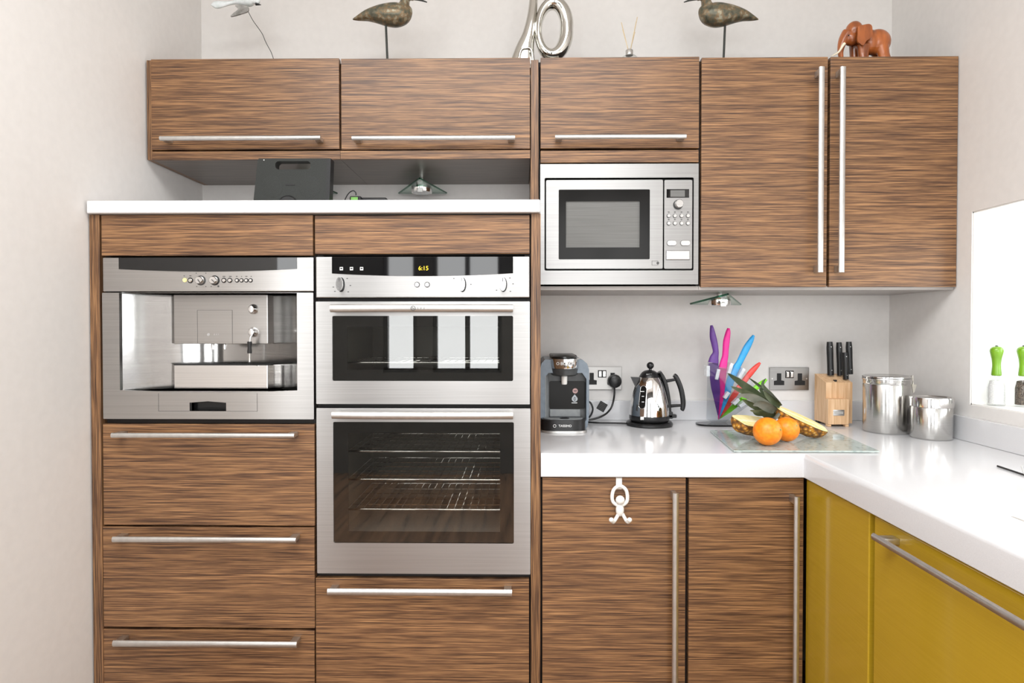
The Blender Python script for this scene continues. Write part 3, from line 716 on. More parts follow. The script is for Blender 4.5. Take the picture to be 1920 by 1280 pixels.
o = obj('opener_button', MB().box(rx[0], rx[1], YM - .0022, YM + .001, rx[2], rx[3], .001), POLISH, mw)
obj('bezel', MB().box(rx[0] - .001, rx[1] + .001, YM - .0002, YM + .001, rx[2] - .001, rx[3] + .001), PRINT, o)
obj('housing', MB().box(X0 + .02, X1 - .02, YM + .03, .56, Z0 + .012, Z1 - .012), DARK, mw)
#PART2

# ================================================================== THINGS ON TOP OF THE WALL CABINETS
ZCT = zU1 - .006            # top of the cabinet boxes
def line(pts, Y): return [P(x, y, Y) for x, y in pts]
def silhouette(pts, Y, thick, n=16, ref=Vector((0, 1, 0))):
    """pts: (px, py, half height px, half thickness m) along the body's axis"""
    sm = smooth_pts(pts, 5)
    return MB().sweep([P(a, b, Y) for a, b, _, _ in sm], [(max(.0006, h * S(Y)), max(.0006, t * thick)) for _, _, h, t in sm], n, ref=ref)
def fill_obj(pts, Y, y0, y1, sub=5):
    sm = smooth_pts(pts, sub, True)
    return MB().plate([(P(a, b, Y).x, P(a, b, Y).z) for a, b in sm], [], y0, y1)
BRONZE = mat('verdigris_bronze', srgb(110, 100, 78), .38, .35)
noise_mix(BRONZE, srgb(70, 70, 58), srgb(176, 150, 108), (1, 1, 1), 55, 6, .3, .72, bump=.3, stops=[(.45, srgb(104, 102, 86)), (.55, srgb(132, 108, 78)), (.63, srgb(150, 150, 132))])
ROD = mat('dark_iron_rod', srgb(52, 54, 50), .5, .3); noise_mix(ROD, srgb(46, 48, 44), srgb(58, 60, 56), (1, 1, 1), 90, 2)
YT2 = .40
def wader(flip, cx, sx, label):
    f = lambda x: cx + (x - 725) * flip
    b0 = P(f(sx), 60, YT2)
    t = thing('wader_figurine', (P(f(727), 60, YT2).x, YT2, ZCT), label, 'bird figurine', 'carved waders on the cabinets')
    body = [(f(660.5), 36.5, 1.2, .05), (f(672), 34, 4.5, .35), (f(690), 29, 10, .62), (f(710), 27.5, 16, .85), (f(728), 28, 20.5, 1), (f(744), 28, 21.5, 1), (f(756), 26, 18, .85), (f(764), 19, 11, .5), (f(766), 12, 4, .2)]
    mb = silhouette(body, YT2, .038)
    neck = [(f(752), 26, 13, .030), (f(757.5), 12, 10, .024), (f(759.5), 0, 8.6, .020), (f(761), -12, 8.6, .019), (f(764), -22, 10.5, .021), (f(768), -28, 8, .016), (f(770), -32, 2, .004)]
    sm = smooth_pts(neck, 5)
    mb.sweep([P(a, b, YT2) for a, b, _, _ in sm], [(h * S(YT2), tt) for _, _, h, tt in sm], 14)
    head = [(f(762), -14, 9, .018), (f(768), -8, 8, .015), (f(773), -2.5, 4, .009), (f(776), -.5, 2.4, .005)]
    sm = smooth_pts(head, 4)
    mb.sweep([P(a, b, YT2) for a, b, _, _ in sm], [(h * S(YT2), tt) for _, _, h, tt in sm], 14)
    mb = remeshed(mb, .0025, 5)
    o = obj('body', mb, BRONZE, t, 60)
    bk = smooth_pts([(f(771), -3, 2.8), (f(782), -1.0, 2.0), (f(792), 1.2, 1.6), (f(800.5), 4.2, 1.0)], 5)
    obj('beak', MB().sweep([P(a, b, YT2) for a, b, _ in bk], [c * S(YT2) for _, _, c in bk], 10), ROD, t, 60)
    p1 = P(f(723.5), 46, YT2); p2 = P(f(727.5), 140, YT2); p2.z = ZCT + .009
    obj('stem', MB().sweep([p1, p2], .0038, 10), ROD, t, 60)
    obj('foot', MB().lathe([(.035, 0), (.035, .006), (.030, .010), (0, .010)], (p2.x, p2.y, ZCT + .0003), 'Z', 24), ROD, t, 40)
wader(1, 725, 725, 'bronze-green wading bird on an iron stem, facing right with a curved dark beak')
wader(-1, 1358, 725, 'brown-green wading bird on an iron stem facing left, right of the reed diffuser')

# white bird flying on a wire
PALE = mat('pale_blue_paint', srgb(222, 230, 232), .5); noise_mix(PALE, srgb(206, 216, 214), srgb(232, 238, 240), (1, 1, 1), 40, 3)
GREYW = mat('grey_wing_paint', srgb(140, 138, 134), .6); noise_mix(GREYW, srgb(118, 116, 112), srgb(160, 158, 154), (60, 10, 60), 1, 3)
Yb = .42
wb = thing('bird_figurine', (P(512, 106, Yb).x, Yb, ZCT), 'pale white bird with a grey wing balanced on a thin bent wire', 'bird figurine')
obj('body', silhouette([(396, 9.5, 1, .1), (402, 9, 6, .3), (410, 9, 6.8, .35), (425, 7, 4.2, .3), (440, 4.5, 3.6, .35), (452, 2, 8.5, .8), (465, -1, 13, 1), (476, -1, 10.5, .8), (482, 2, 6.5, .5), (486, 5, 3, .2)], Yb, .018), PALE, wb, 60)
bk = [(480, 7, 3.2), (484, 8, 2), (489.5, 9.2, .5)]
obj('beak', MB().sweep([P(a, b, Yb) for a, b, _ in bk], [c * S(Yb) for _, _, c in bk], 10), BLACKP, wb, 60)
def wing(pts, y0, y1): return MB().prism([P(a, b, Yb + y0) for a, b in smooth_pts(pts, 4, True)], (0, y1 - y0, 0))
obj('wing', wing([(441, 10), (446, 17), (438, 24), (432, 30.5), (440, 29.5), (455, 25), (464, 21.5), (466, 16), (462, 11)], -.022, -.017), GREYW, wb)
obj('wing', wing([(438, -2), (446, -14), (440, -26), (432, -40), (446, -34), (462, -20), (468, -8), (462, -3)], .010, .015), GREYW, wb)
wr_ = smooth_pts([(465, 21), (474, 38), (484, 52), (492, 64), (497, 76), (502, 86), (508, 97), (512, 108), (517, 124)], 4)
pts = [P(a, b, Yb - .012) for a, b in wr_]; pts[-1].z = ZCT + .006; pts = [p for p in pts[:-1] if p.z > ZCT + .008] + [pts[-1]]
obj('wire', MB().sweep(pts, .0011, 8), ROD, wb, 60)
obj('foot', MB().lathe([(.03, 0), (.03, .005), (0, .007)], (pts[-1].x, pts[-1].y, ZCT + .0003), 'Z', 24), GREYW, wb, 40)

# silver looped sculpture
Ys = .36
sc_ = thing('sculpture', (P(1012, 100, Ys).x, Ys, ZCT), 'polished silver abstract sculpture with a big loop and a flared foot', 'sculpture')
def fl(py): return py
dzb = (P(1012, 104, Ys).z - ZCT) / S(Ys)      # pixels hidden behind the door edge
mb = MB()
lp = []
for k in range(48):
    t_ = 2 * math.pi * k / 48; cx_, sy_ = math.cos(t_), math.sin(t_)
    h_ = 9.5 + 2.8 * cx_ + 1.5 * abs(sy_)
    lp.append((1033 + (17 + h_) * cx_ + 3 * max(0, sy_), 55 - (37.5 + h_) * sy_, h_, .025))
mb.sweep([P(a, b, Ys) for a, b, _, _ in lp], [(c * S(Ys), d) for _, _, c, d in lp], 20, True)
mb = obj('loop', mb, SILVER, sc_, 80)
leg = smooth_pts([(978, 101 + dzb, 26, .016), (984, 92, 17.5, .018), (990.5, 68, 12.5, .019), (995.5, 42, 9.8, .019), (999, 18, 8.6, .018), (1001, -8, 8.2, .018), (1003, -40, 8.5, .018), (1010, -72, 9, .017), (1026, -88, 7, .014), (1040, -84, 3, .006)], 5)
obj('flared_leg', MB().sweep([P(a, b, Ys) for a, b, _, _ in leg], [(c * S(Ys), d) for _, _, c, d in leg], 20), SILVER, sc_, 80)
ar = smooth_pts([(971, 100 + dzb, 4, .022), (976, 101, 4, .024), (986, 95.5, 4, .024), (996, 99, 4, .024), (1001, 100 + dzb, 4, .022)], 5)
obj('small_arch', MB().sweep([P(a, b, Ys) for a, b, _, _ in ar], [(c * S(Ys), d) for _, _, c, d in ar], 16), SILVER, sc_, 80)
obj('foot', MB().box(P(950, 100, Ys).x, P(1064, 100, Ys).x, Ys - .03, Ys + .03, ZCT + .0005, ZCT + .006, .003), SILVER, sc_)

# reed diffuser
Yd = .40; c = P(1180, 104, Yd)
rd = thing('reed_diffuser', (c.x, Yd, ZCT), 'small clear reed diffuser bottle with pale sticks and a silver collar', 'diffuser')
BOTTLE = clear_glass('clear_bottle_glass', (.93, .95, .94, 1), .02, 1.3)
zc = P(1180, 104, Yd).z
obj('bottle', MB().lathe([(0, .0004), (.026, .0004), (.030, .004), (.030, zc - ZCT - .014), (.024, zc - ZCT - .006), (.0125, zc - ZCT)], (c.x, Yd, ZCT), 'Z', 32), BOTTLE, rd, 50)
obj('collar', MB().lathe([(.0125, 0), (.0125, .016), (.0105, .018), (0, .018)], (c.x, Yd, zc + .0002), 'Z', 28), NICKEL, rd, 50)
REED = mat('reed', srgb(222, 200, 160), .7); noise_mix(REED, srgb(212, 188, 146), srgb(230, 210, 172), (200, 200, 10), 1, 2)
for tx, ty, dy in ((1165, 42, .01), (1167.5, 55, -.01), (1195, 32, .008), (1193, 40, -.012), (1190.5, 60, .0)):
    a = Vector((c.x + (tx - 1180) * .0002, Yd, zc + .014)); b2 = P(tx, ty, Yd + dy)
    obj('reed_stick', MB().sweep([a, b2], .0013, 6), REED, rd, 60)

# carved wooden elephant
Ye = .34
EW = mat('polished_rosewood', srgb(150, 78, 36), .28, coat=.3)
noise_mix(EW, srgb(98, 46, 20), srgb(188, 106, 52), (30, 30, 8), 1, 4, .3, .7, bump=.08)
el = thing('elephant_figurine', (P(1620, 100, Ye).x, Ye, ZCT), 'carved reddish wooden elephant with white tusks on the right cabinet', 'elephant figurine')
dz_ = (P(1620, 106, Ye).z - ZCT) / S(Ye)
g = lambda y: 30 + (y / 12.8)                # crop coordinates of the close-up
E = lambda cx, cy: (1540 + cx / 12.8, 30 + cy / 12.8)
def eb(mb, cx, cy, rx, rz, ry, yo=0): 
    p = P(*E(cx, cy), Ye); mb.ball((p.x, Ye + yo, p.z), (rx / 12.8 * S(Ye), ry, rz / 12.8 * S(Ye)))
mb = MB()
eb(mb, 1330, 640, 310, 300, .036); eb(mb, 1140, 640, 250, 290, .034); eb(mb, 760, 380, 190, 220, .026, -.006); eb(mb, 690, 560, 170, 170, .022, -.006); eb(mb, 940, 520, 190, 230, .028)
tk = smooth_pts([(640, 420, 150, .020), (540, 560, 115, .016), (480, 720, 85, .013), (460, 860, 62, .010), (470, 985, 52, .009), (490, 1085, 45, .008)], 4)
mb.sweep([P(*E(a, b), Ye - .006) for a, b, _, _ in tk], [(c_ / 12.8 * S(Ye), d_) for _, _, c_, d_ in tk], 14)
zl = P(1600, 106, Ye).z
for cx, w_, yo in ((1010, 120, -.016), (790, 90, .016), (1500, 130, -.016), (1360, 120, .016)):
    top = P(*E(cx + (0 if cx < 1200 else -60), 700), Ye + yo); bot = P(*E(cx + (-10 if cx < 1200 else 60), 960), Ye + yo); bot.z = ZCT + .0015
    mb.sweep([top, top.lerp(bot, .5), bot], [(w_ * 1.25 / 12.8 * S(Ye), .017), (w_ / 12.8 * S(Ye), .014), (w_ * 1.1 / 12.8 * S(Ye), .015)], 14)
mb = remeshed(mb, .0022, 4)
obj('body', mb, EW, el, 70)
def ear(pts, yo, th):
    return MB().prism([P(*E(a, b), Ye + yo) for a, b in smooth_pts(pts, 4, True)], (0, th, 0))
obj('ear', ear([(890, 250), (1010, 210), (1150, 190), (1220, 250), (1225, 420), (1180, 530), (1090, 590), (1010, 700), (930, 660), (870, 590), (880, 420)], -.043, .006), EW, el)
obj('ear', ear([(880, 260), (1000, 220), (1140, 200), (1200, 300), (1160, 500), (1000, 640), (880, 500)], .034, .006), EW, el)
IV = mat('ivory_white', srgb(245, 232, 205), .35); noise_mix(IV, srgb(240, 226, 196), srgb(248, 238, 216), (1, 1, 1), 60, 2)
tu = smooth_pts([(560, 660, 34), (510, 720, 30), (450, 820, 24), (390, 890, 18), (320, 930, 12), (255, 965, 5)], 4)
for yo in (-.024, .012):
    obj('tusk', MB().sweep([P(*E(a + (0 if yo < 0 else -20), b), Ye + yo) for a, b, _ in tu], [r_ / 12.8 * S(Ye) for _, _, r_ in tu], 10), IV, el, 60)
p = P(*E(650, 470), Ye - .027); obj('eye', MB().ball((p.x, p.y - .002, p.z), (.0028, .002, .002), 12, 8), BLACKP, el, 60)

# ================================================================== THINGS ON THE NARROW WORKTOP
Yk = .08
sp = thing('speaker_dock', (P(546, 373, Yk).x, Yk + .02, ZTW), 'black portable speaker dock with carry slot standing on the narrow worktop', 'speaker')
SPK = mat('charcoal_rubber', srgb(46, 48, 46), .65, spec=.3); noise_mix(SPK, srgb(42, 44, 42), srgb(50, 52, 50), (1, 1, 1), 400, 2)
q = [P(a, b, Yk) for a, b in ((483, 297), (620, 296.5), (617, 374), (474, 374))]
out = [(q[3].x, ZTW + .0004), (q[2].x, ZTW + .0004), (q[1].x, q[1].z - .004), (q[1].x - .004, q[1].z), (q[0].x + .004, q[0].z), (q[0].x, q[0].z - .004)]
sl = rect(516, 582.5, 302, 317.5, Yk)
obj('case', MB().plate(out, [rrect(*sl, .010, 5)], Yk, Yk + .030), SPK, sp)
obj('end_cap', MB().prism([P(612.5, 298, Yk - .001), P(620.2, 297, Yk - .001), Vector((P(617.2, 374, Yk).x, Yk - .001, ZTW + .0006)), Vector((P(611, 374, Yk).x, Yk - .001, ZTW + .0006))], (0, .0325, 0)), BLACKP, sp)
m_ = rect(536, 553, 344.5, 347.5, Yk); obj('badge', MB().box(m_[0], m_[1], Yk - .0012, Yk + .001, m_[2], m_[3]), BLACKM, sp)
for px in (510, 580):
    c = P(px, 350, Yk); obj('speaker_grille', MB().lathe([(0, -.0003), (.030, -.0004), (.032, -.0002), (.0325, .001)], c, 'Y', 36), SPK, sp, 30)
c = P(540, 372.5, Yk); obj('dock_seat', MB().lathe([(0, -.006), (.026, -.005), (.030, -.001), (.030, .001)], (c.x, Yk, ZTW + .003), 'Y', 30, ang=math.pi), BLACKP, sp, 40)
c = P(495, 300, Yk); obj('status_lamp', MB().lathe([(0, -.001), (.0016, -.001), (.0016, .001)], c, 'Y', 10), WPRINT, sp)
# phone charger with green pack and its cable
Yp = .26
GRN = mat('green_plastic', srgb(120, 180, 90), .4); noise_mix(GRN, srgb(112, 172, 82), srgb(128, 188, 98), (1, 1, 1), 60, 1)
zt = P(665, 367, Yp).z
ch = thing('charger', (P(665, 372, Yp).x, Yp, ZTW), 'small green-faced charger pack with looping black lead on narrow worktop', 'charger')
a, b2 = P(655, 367, Yp), P(676.5, 367, Yp)
obj('pack', MB().box(a.x, b2.x, Yp, Yp + .03, ZTW + .0004, zt, .004), BLACKP, ch)
a, b2 = P(658, 370, Yp), P(671, 370, Yp); obj('green_face', MB().box(a.x, b2.x, Yp - .0012, Yp + .002, ZTW + .002, P(665, 369.5, Yp).z), GRN, ch)
lp = smooth_pts([(667.5, 366), (667, 361), (663, 357.5), (657, 359.5), (651, 366), (646, 376)], 5)
obj('lead', MB().sweep([P(a_, b_, Yp + .012) for a_, b_ in lp if P(a_, b_, Yp).z > ZTW + .003], .0018, 8), BLACKP, ch, 60)
a, b2 = P(678, 371, Yp + .03), P(724, 371, Yp + .03)
tag(obj('tablet', MB().box(a.x, b2.x, Yp + .03, Yp + .13, ZTW + .0004, P(700, 369.8, Yp + .03).z, .003), BLACKP), 'thin black tablet lying flat beside the green charger', 'tablet')

# glass triangle lamps below the wall cabinets
LGLASS = clear_glass('pale_green_glass', (.72, .88, .80, 1), .03, 1.6)
LEDGE = clear_glass('green_glass_edge', (.30, .55, .45, 1), .05, 1.4)
LENS = mat('ribbed_lens', srgb(215, 216, 214), .25); noise_mix(LENS, srgb(200, 201, 199), srgb(226, 227, 225), (500, 1, 1), 1, 1)
def lamp(va, vb, vc, cpt, ztop, label, tilt=0):
    ct = (va + vb + vc) / 3
    t = thing('under_cabinet_lamp', (ct.x, ct.y, min(va.z, vb.z, vc.z) - .012), label, 'lamp', 'glass triangle lamps')
    obj('glass_plate', MB().prism([va, vb, vc], (0, 0, .006)), LGLASS, t)
    e_ = MB()
    inn = [v + (ct - v) * .07 for v in (va, vb, vc)]
    for i, nm in ((0, 1), (1, 2), (2, 0)):
        pa, pb = (va, vb, vc)[i], (va, vb, vc)[nm]
        obj('glass_edge', MB().sweep([pa + Vector((0, 0, .003)), pb + Vector((0, 0, .003))], .0034, 6), LEDGE, t, 60)
    obj('housing', MB().lathe([(.036, -.012), (.038, -.006), (.038, .010), (.030, .014), (0, .014)], (cpt.x, cpt.y, cpt.z), 'Z', 32), CHROME, t, 40)
    obj('lens', MB().lathe([(0, -.017), (.020, -.0155), (.031, -.012), (.031, -.010)], (cpt.x, cpt.y, cpt.z), 'Z', 32), LENS, t, 40)
    obj('stem', MB().lathe([(.010, .010), (.010, ztop - cpt.z - .001)], (cpt.x, cpt.y, cpt.z), 'Z', 16), CHROME, t, 40)
    obj('latch', MB().box(cpt.x - .010, cpt.x + .010, cpt.y - .042, cpt.y - .034, cpt.z - .018, cpt.z - .002, .002), NICKEL, t)
za = P(790, 364, .585).z
def flat(px, py, z): return PZ(px, py, z)
va, vb, vc = P(748, 363.5, .585), P(837, 363, .585), P(787, 336, .40)
lamp(va, vb, vc, (va + vb + vc) / 3 + Vector((0, 0, -.001)), zRail0, 'green glass triangle lamp hanging below the second cabinet, clear of the speaker')
off = Vector((P(632, 364, .585).x - vb.x, 0, 0))
lamp(va + off, vb + off, vc + off, (va + vb + vc) / 3 + off, zRail0, 'glass triangle lamp mostly hidden behind the black speaker dock')
va, vb, vc = P(1294.5, 571, .52), P(1388.5, 572, .52), P(1365, 553, .36)
lamp(va, vb, vc, (va + vb + vc) / 3 + Vector((0, 0, -.001)), zB - .012, 'green glass triangle lamp under the two-door cabinet, above the coloured knives')

# ================================================================== SOCKETS, PLUG AND CORD
def socket(px0, px1, py0, py1, label, sw):
    x0, x1, z0, z1 = rect(px0, px1, py0, py1, YW - .008)
    cxm, czm = (x0 + x1) / 2, (z0 + z1) / 2
    t = thing('wall_socket', (cxm, YW - .004, z0), label, 'socket')
    obj('plate', MB().box(x0, x1, YW - .008, YW - .0004, z0, z1, .002), STEELD, t)
    W = x1 - x0
    for fx in (.235, .765):
        xx = x0 + W * fx
        b = MB().plate([(xx - .019, czm - .024), (xx + .019, czm - .024), (xx + .019, czm - .008), (xx + .008, czm - .006), (xx + .008, czm + .020), (xx - .008, czm + .020), (xx - .008, czm - .006), (xx - .019, czm - .008)], [], YW - .0088, YW - .006)
        obj('outlet', b, BLACKM, t)
    o = obj('switch_surround', MB().box(cxm - .016, cxm + .016, YW - .0086, YW - .006, czm + .002, czm + .030, .002), BLACKM, t)
    for s_ in (-1, 1): obj('rocker_switch', MB().box(cxm + s_ * .0075 - .0058, cxm + s_ * .0075 + .0058, YW - .0125, YW - .0088, czm + .005, czm + .027, .002), CHROME, t)
    for xx in (x0 + W * .06, x1 - W * .06): obj('screw', MB().lathe([(0, -.0012), (.0028, -.0010), (.003, 0)], (xx, YW - .008, czm), 'Y', 14), NICKEL, t, 40)
    return t
socket(1092, 1166, 687, 730.5, 'brushed steel double socket with the black plug in it, beside the pod machine', 0)
socket(1443.5, 1517, 688.5, 731, 'empty brushed steel double wall socket left of the wooden knife block', 0)
Ypl = YW - .013
c = P(1152, 714, Ypl); rr = 12.7 * S(Ypl)
pg = thing('plug', (c.x, Ypl, c.z - rr), 'round black mains plug with cord in the left wall socket', 'plug')
obj('body', MB().lathe([(rr * .7, -.030), (rr * .92, -.026), (rr, -.016), (rr, -.0002)][::-1] + [(0, -.0305)], (c.x, YW - .0092, c.z), 'Y', 36), BLACKP, pg, 40)
Yc = YW - .035
cord = [(1152, 724, Yc), (1152, 738, Yc), (1150, 752, .57), (1146, 764, .56), (1140, 772, .55), (1134, 777, .54), (1124, 782, .53), (1112, 785.5, .53), (1104, 787, .53)]
sm = smooth_pts(cord, 5)
pts = [P(a, b, y) for a, b, y in sm]
for p in pts: p.z = max(p.z, ZW + .004)
obj('cord', MB().sweep(pts, .0036, 10), BLACKP, pg, 60)
a = P(1128, 762, .545)
tg = MB().box(a.x - .014, a.x + .016, a.y - .002, a.y, a.z - .015, a.z + .017).rot(a, R(30), 'Y')
tgp = obj('tag_label', tg, BLACKM, pg)
ln = MB()
for k in range(5): ln.box(a.x - .010, a.x + .012, a.y - .0024, a.y - .0018, a.z - .011 + k * .0055, a.z - .0098 + k * .0055)
obj('tag_print', ln.rot(a, R(30), 'Y'), PRINT, tgp)
# loop of the pod machine's own lead against the wall
lpts = smooth_pts([(1103, 752, .56), (1108, 756, .56), (1111.5, 766, .56), (1109, 776, .56), (1104, 783, .56)], 5)
POD_LEAD = [P(a_, b_, y_) for a_, b_, y_ in lpts]

# ================================================================== POD COFFEE MACHINE
Yf = .36
SLATE = mat('slate_blue_plastic', srgb(112, 124, 136), .3); noise_mix(SLATE, srgb(108, 120, 132), srgb(117, 129, 141), (1, 1, 1), 60, 2)
DGREY = mat('dark_grey_plastic', srgb(74, 76, 77), .35); noise_mix(DGREY, srgb(70, 72, 73), srgb(79, 81, 82), (1, 1, 1), 60, 2)
PGREY = mat('mid_grey_plastic', srgb(142, 146, 148), .4); noise_mix(PGREY, srgb(138, 142, 144), srgb(147, 151, 153), (1, 1, 1), 60, 2)
xl_, xr2 = max(P(1013, 740, Yf).x, xe + .002), P(1104.5, 740, Yf).x
pod = thing('pod_coffee_machine', ((xl_ + xr2) / 2, .46, ZW), 'slate blue and black pod coffee machine on the worktop beside the oven cabinet', 'coffee machine')
def pr(px0, px1, py0, py1, Y): return rect(px0, px1, py0, py1, Y)
zt_, zb_ = P(1060, 674, Yf).z, ZW + .006
W_ = xr2 - xl_
body = [(xl_, zb_), (xr2 - .012, zb_), (xr2 - .004, zb_ + .012), (xr2, zb_ + .05), (xr2, zt_ - .035), (xr2 - .006, zt_ - .014), (xr2 - .022, zt_), (xl_ + .016, zt_), (xl_ + .004, zt_ - .012), (xl_, zt_ - .03)]
i0 = pr(1022, 1099.5, 699, 792, Yf)
inner = [(i0[0], i0[2]), (i0[1] - .006, i0[2]), (i0[1], i0[2] + .010), (i0[1], i0[3] - .02), (i0[1] - .014, i0[3]), (i0[0] + .012, i0[3]), (i0[0], i0[3] - .012)]
obj('shell', MB().plate(body, [inner], Yf, .594), SLATE, pod)
obj('inner_panel', MB().box(i0[0] - .001, i0[1] + .001, Yf + .035, .59, i0[2] - .001, i0[3] + .001), DGREY, pod)
g_ = pr(1024, 1034, 700, 790, Yf + .02); obj('side_liner', MB().prism([(i0[0] + .0005, Yf + .001, i0[2]), (i0[0] + .012, Yf + .034, i0[2]), (i0[0] + .012, Yf + .034, i0[3]), (i0[0] + .0005, Yf + .001, i0[3])], (.002, 0, 0)), PGREY, pod)
q_ = pr(1030, 1099, 714, 766, Yf + .033)
wn = obj('window', MB().plate(rrect(q_[0], min(q_[1], i0[1] - .001), q_[2], q_[3], .006, 4), [], Yf + .030, Yf + .0348), BGLOSS, pod)
q_ = pr(1031, 1088, 767, 781, Yf + .033); obj('back_strip', MB().box(q_[0], q_[1], Yf + .031, Yf + .0348, q_[2], q_[3], .002), PGREY, pod)
Yh = Yf - .03
# brew head: dark scoop, chrome band, black lid
hx0, hx1 = P(1033, 695, Yh).x, P(1088, 695, Yh).x; hc = (hx0 + hx1) / 2; hw = (hx1 - hx0) / 2
def dsec(w_, d_, zlist, yb):
    """stack of D-shaped slices: (z, half width, depth)"""
    b = MB(); bm = b.bm; rings = []
    for z, w2, d2 in zlist:
        rings.append([bm.verts.new((hc + w2 * math.cos(R(180 + 180 * k / 20)), yb + d2 * math.sin(R(180 + 180 * k / 20)), z)) for k in range(21)])
    for A, B in zip(rings, rings[1:]):
        for k in range(20): bm.faces.new((A[k], A[k + 1], B[k + 1], B[k]))
        bm.faces.new((A[0], B[0], B[20], A[20]))
    bm.faces.new(rings[0][::-1]); bm.faces.new(rings[-1]); return b
zz = lambda y: P(1058, y, Yh - .02).z
yb_ = Yf + .03
obj('brew_head', dsec(0, 0, [(zz(707), hw * .80, .045), (zz(704), hw * .94, .060), (zz(692.5), hw * 1.0, .068)], yb_), DGREY, pod, 40)
obj('chrome_band', dsec(0, 0, [(zz(692), hw * 1.02, .070), (zz(688), hw * 1.05, .072), (zz(673.5), hw * 1.10, .070)], yb_), CHROME, pod, 40)
obj('lid', dsec(0, 0, [(zz(673), hw * .92, .066), (zz(670), hw * .88, .064), (zz(667), hw * .66, .05), (zz(665.5), hw * .4, .03)], yb_ + .03), BLACKP, pod, 40)
obj('lid_base', MB().box(hc - hw * .9, hc + hw * .95, yb_ + .0305, .57, zt_ + .0003, zz(668), .008, 3), BLACKP, pod)
lettering('BOSCH', Vector((hc + .006, yb_ - .0722, zz(682))), .0145, WPRINT, pod, ext=.0008)
obj('logo_ring', MB().sweep([Vector((hc - .026 + .004 * math.cos(t * math.pi / 8), yb_ - .0665, zz(682) + .004 * math.sin(t * math.pi / 8))) for t in range(16)], .0008, 6, True), WPRINT, pod)
cn = P(1058, 713, Yf - .005)
obj('spout', MB().lathe([(0, -.013), (.008, -.013), (.0095, -.010), (.0100, .014)], cn, 'Z', 24), WHITEP, pod, 40)
ICO1 = mat('pink_icon', srgb(196, 160, 158), .5); noise_mix(ICO1, srgb(188, 150, 148), srgb(204, 170, 168), (1, 1, 1), 300, 1)
ICO2 = mat('grey_icon', srgb(186, 192, 198), .5); noise_mix(ICO2, srgb(178, 184, 190), srgb(194, 200, 206), (1, 1, 1), 300, 1)
c = P(1078.5, 732.5, Yf + .0297); k = obj('round_icon', MB().lathe([(0, -.0005), (.0088, -.0005), (.0088, .0004)], c, 'Y', 24), ICO1, pod)
obj('icon_mark', MB().box(c.x - .005, c.x + .005, c.y - .0009, c.y, c.z - .0012, c.z + .0012), BLACKM, k)
c = P(1077.5, 747, Yf + .0297)
dr = [(c.x + .0098 * math.sin(2 * math.pi * q / 24), c.z - .001 - .0098 * math.cos(2 * math.pi * q / 24)) for q in range(9)] + [(c.x, c.z + .0145)] + [(c.x + .0098 * math.sin(2 * math.pi * q / 24), c.z - .001 - .0098 * math.cos(2 * math.pi * q / 24)) for q in range(16, 24)]
k = obj('drop_icon', MB().plate(dr, [], c.y - .0005, c.y + .0004), ICO2, pod)
obj('icon_mark', MB().plate([(c.x + .0035 * math.cos(q * math.pi / 8), c.z - .001 + .006 * math.sin(q * math.pi / 8)) for q in range(16)], [[(c.x + .002 * math.cos(q * math.pi / 8), c.z - .001 + .004 * math.sin(q * math.pi / 8)) for q in range(16)]], c.y - .0009, c.y), BLACKM, k)
c = P(1077, 755, Yf + .0297); obj('icon_caption', MB().box(c.x - .0095, c.x + .0095, c.y - .0004, c.y + .0004, c.z - .0014, c.z + .0014), WPRINT, pod)
# drip tray, D-shaped, at the foot
def dflat(x0, x1, yb, d, z0, z1):
    cx_, w2 = (x0 + x1) / 2, (x1 - x0) / 2
    return MB().prism([(cx_ + w2 * math.copysign(abs(math.cos(R(180 + 180 * k / 24))) ** .6, math.cos(R(180 + 180 * k / 24))), yb - d * abs(math.sin(R(180 + 180 * k / 24))) ** .6, z0) for k in range(25)], (0, 0, z1 - z0))
Yd_ = Yf - .001
tx0, tx1 = xl_ + .002, P(1098.5, 790, Yd_ - .03).x
ztray = P(1058, 786, Yd_ - .03).z
obj('foot', dflat(tx0 - .001, tx1 + .006, Yd_, .050, ZW + .0004, ZW + .008), NICKEL, pod, 40)
obj('drip_tray', dflat(tx0, tx1, Yd_, .048, ZW + .0083, ztray), BLACKP, pod, 40)
obj('tray_grate', dflat(tx0 + .008, tx1 - .008, Yd_, .040, ztray + .0003, ztray + .002), PGREY, pod, 40)
gd = MB()
cxx = (tx0 + tx1) / 2
obj('grate_hole', MB().lathe([(0, 0), (.016, 0), (.016, .0006), (0, .0006)], (cxx + .004, Yd_ - .02, ztray + .0022), 'Z', 24), BLACKM, pod)
lettering('TASSIMO', Vector((cxx + .004, Yd_ - .0485, (ZW + .008 + ztray) / 2 - .001)), .0105, WPRINT, pod, ext=.0006, bold=.0002)
obj('logo_ring', MB().sweep([Vector((cxx - .030 + .0045 * math.cos(t * math.pi / 8), Yd_ - .0485, (ZW + .008 + ztray) / 2 - .001 + .0045 * math.sin(t * math.pi / 8))) for t in range(16)], .0009, 6, True), WPRINT, pod)
obj('power_lead', MB().sweep(POD_LEAD, .0034, 10), BLACKP, pod, 60)
b_ = pr(1101, 1106.5, 748, 768, Yf + .08); obj('side_button', MB().box(xr2 - .001, xr2 + .004, Yf + .06, Yf + .11, b_[2], b_[3], .001), DGREY, pod)

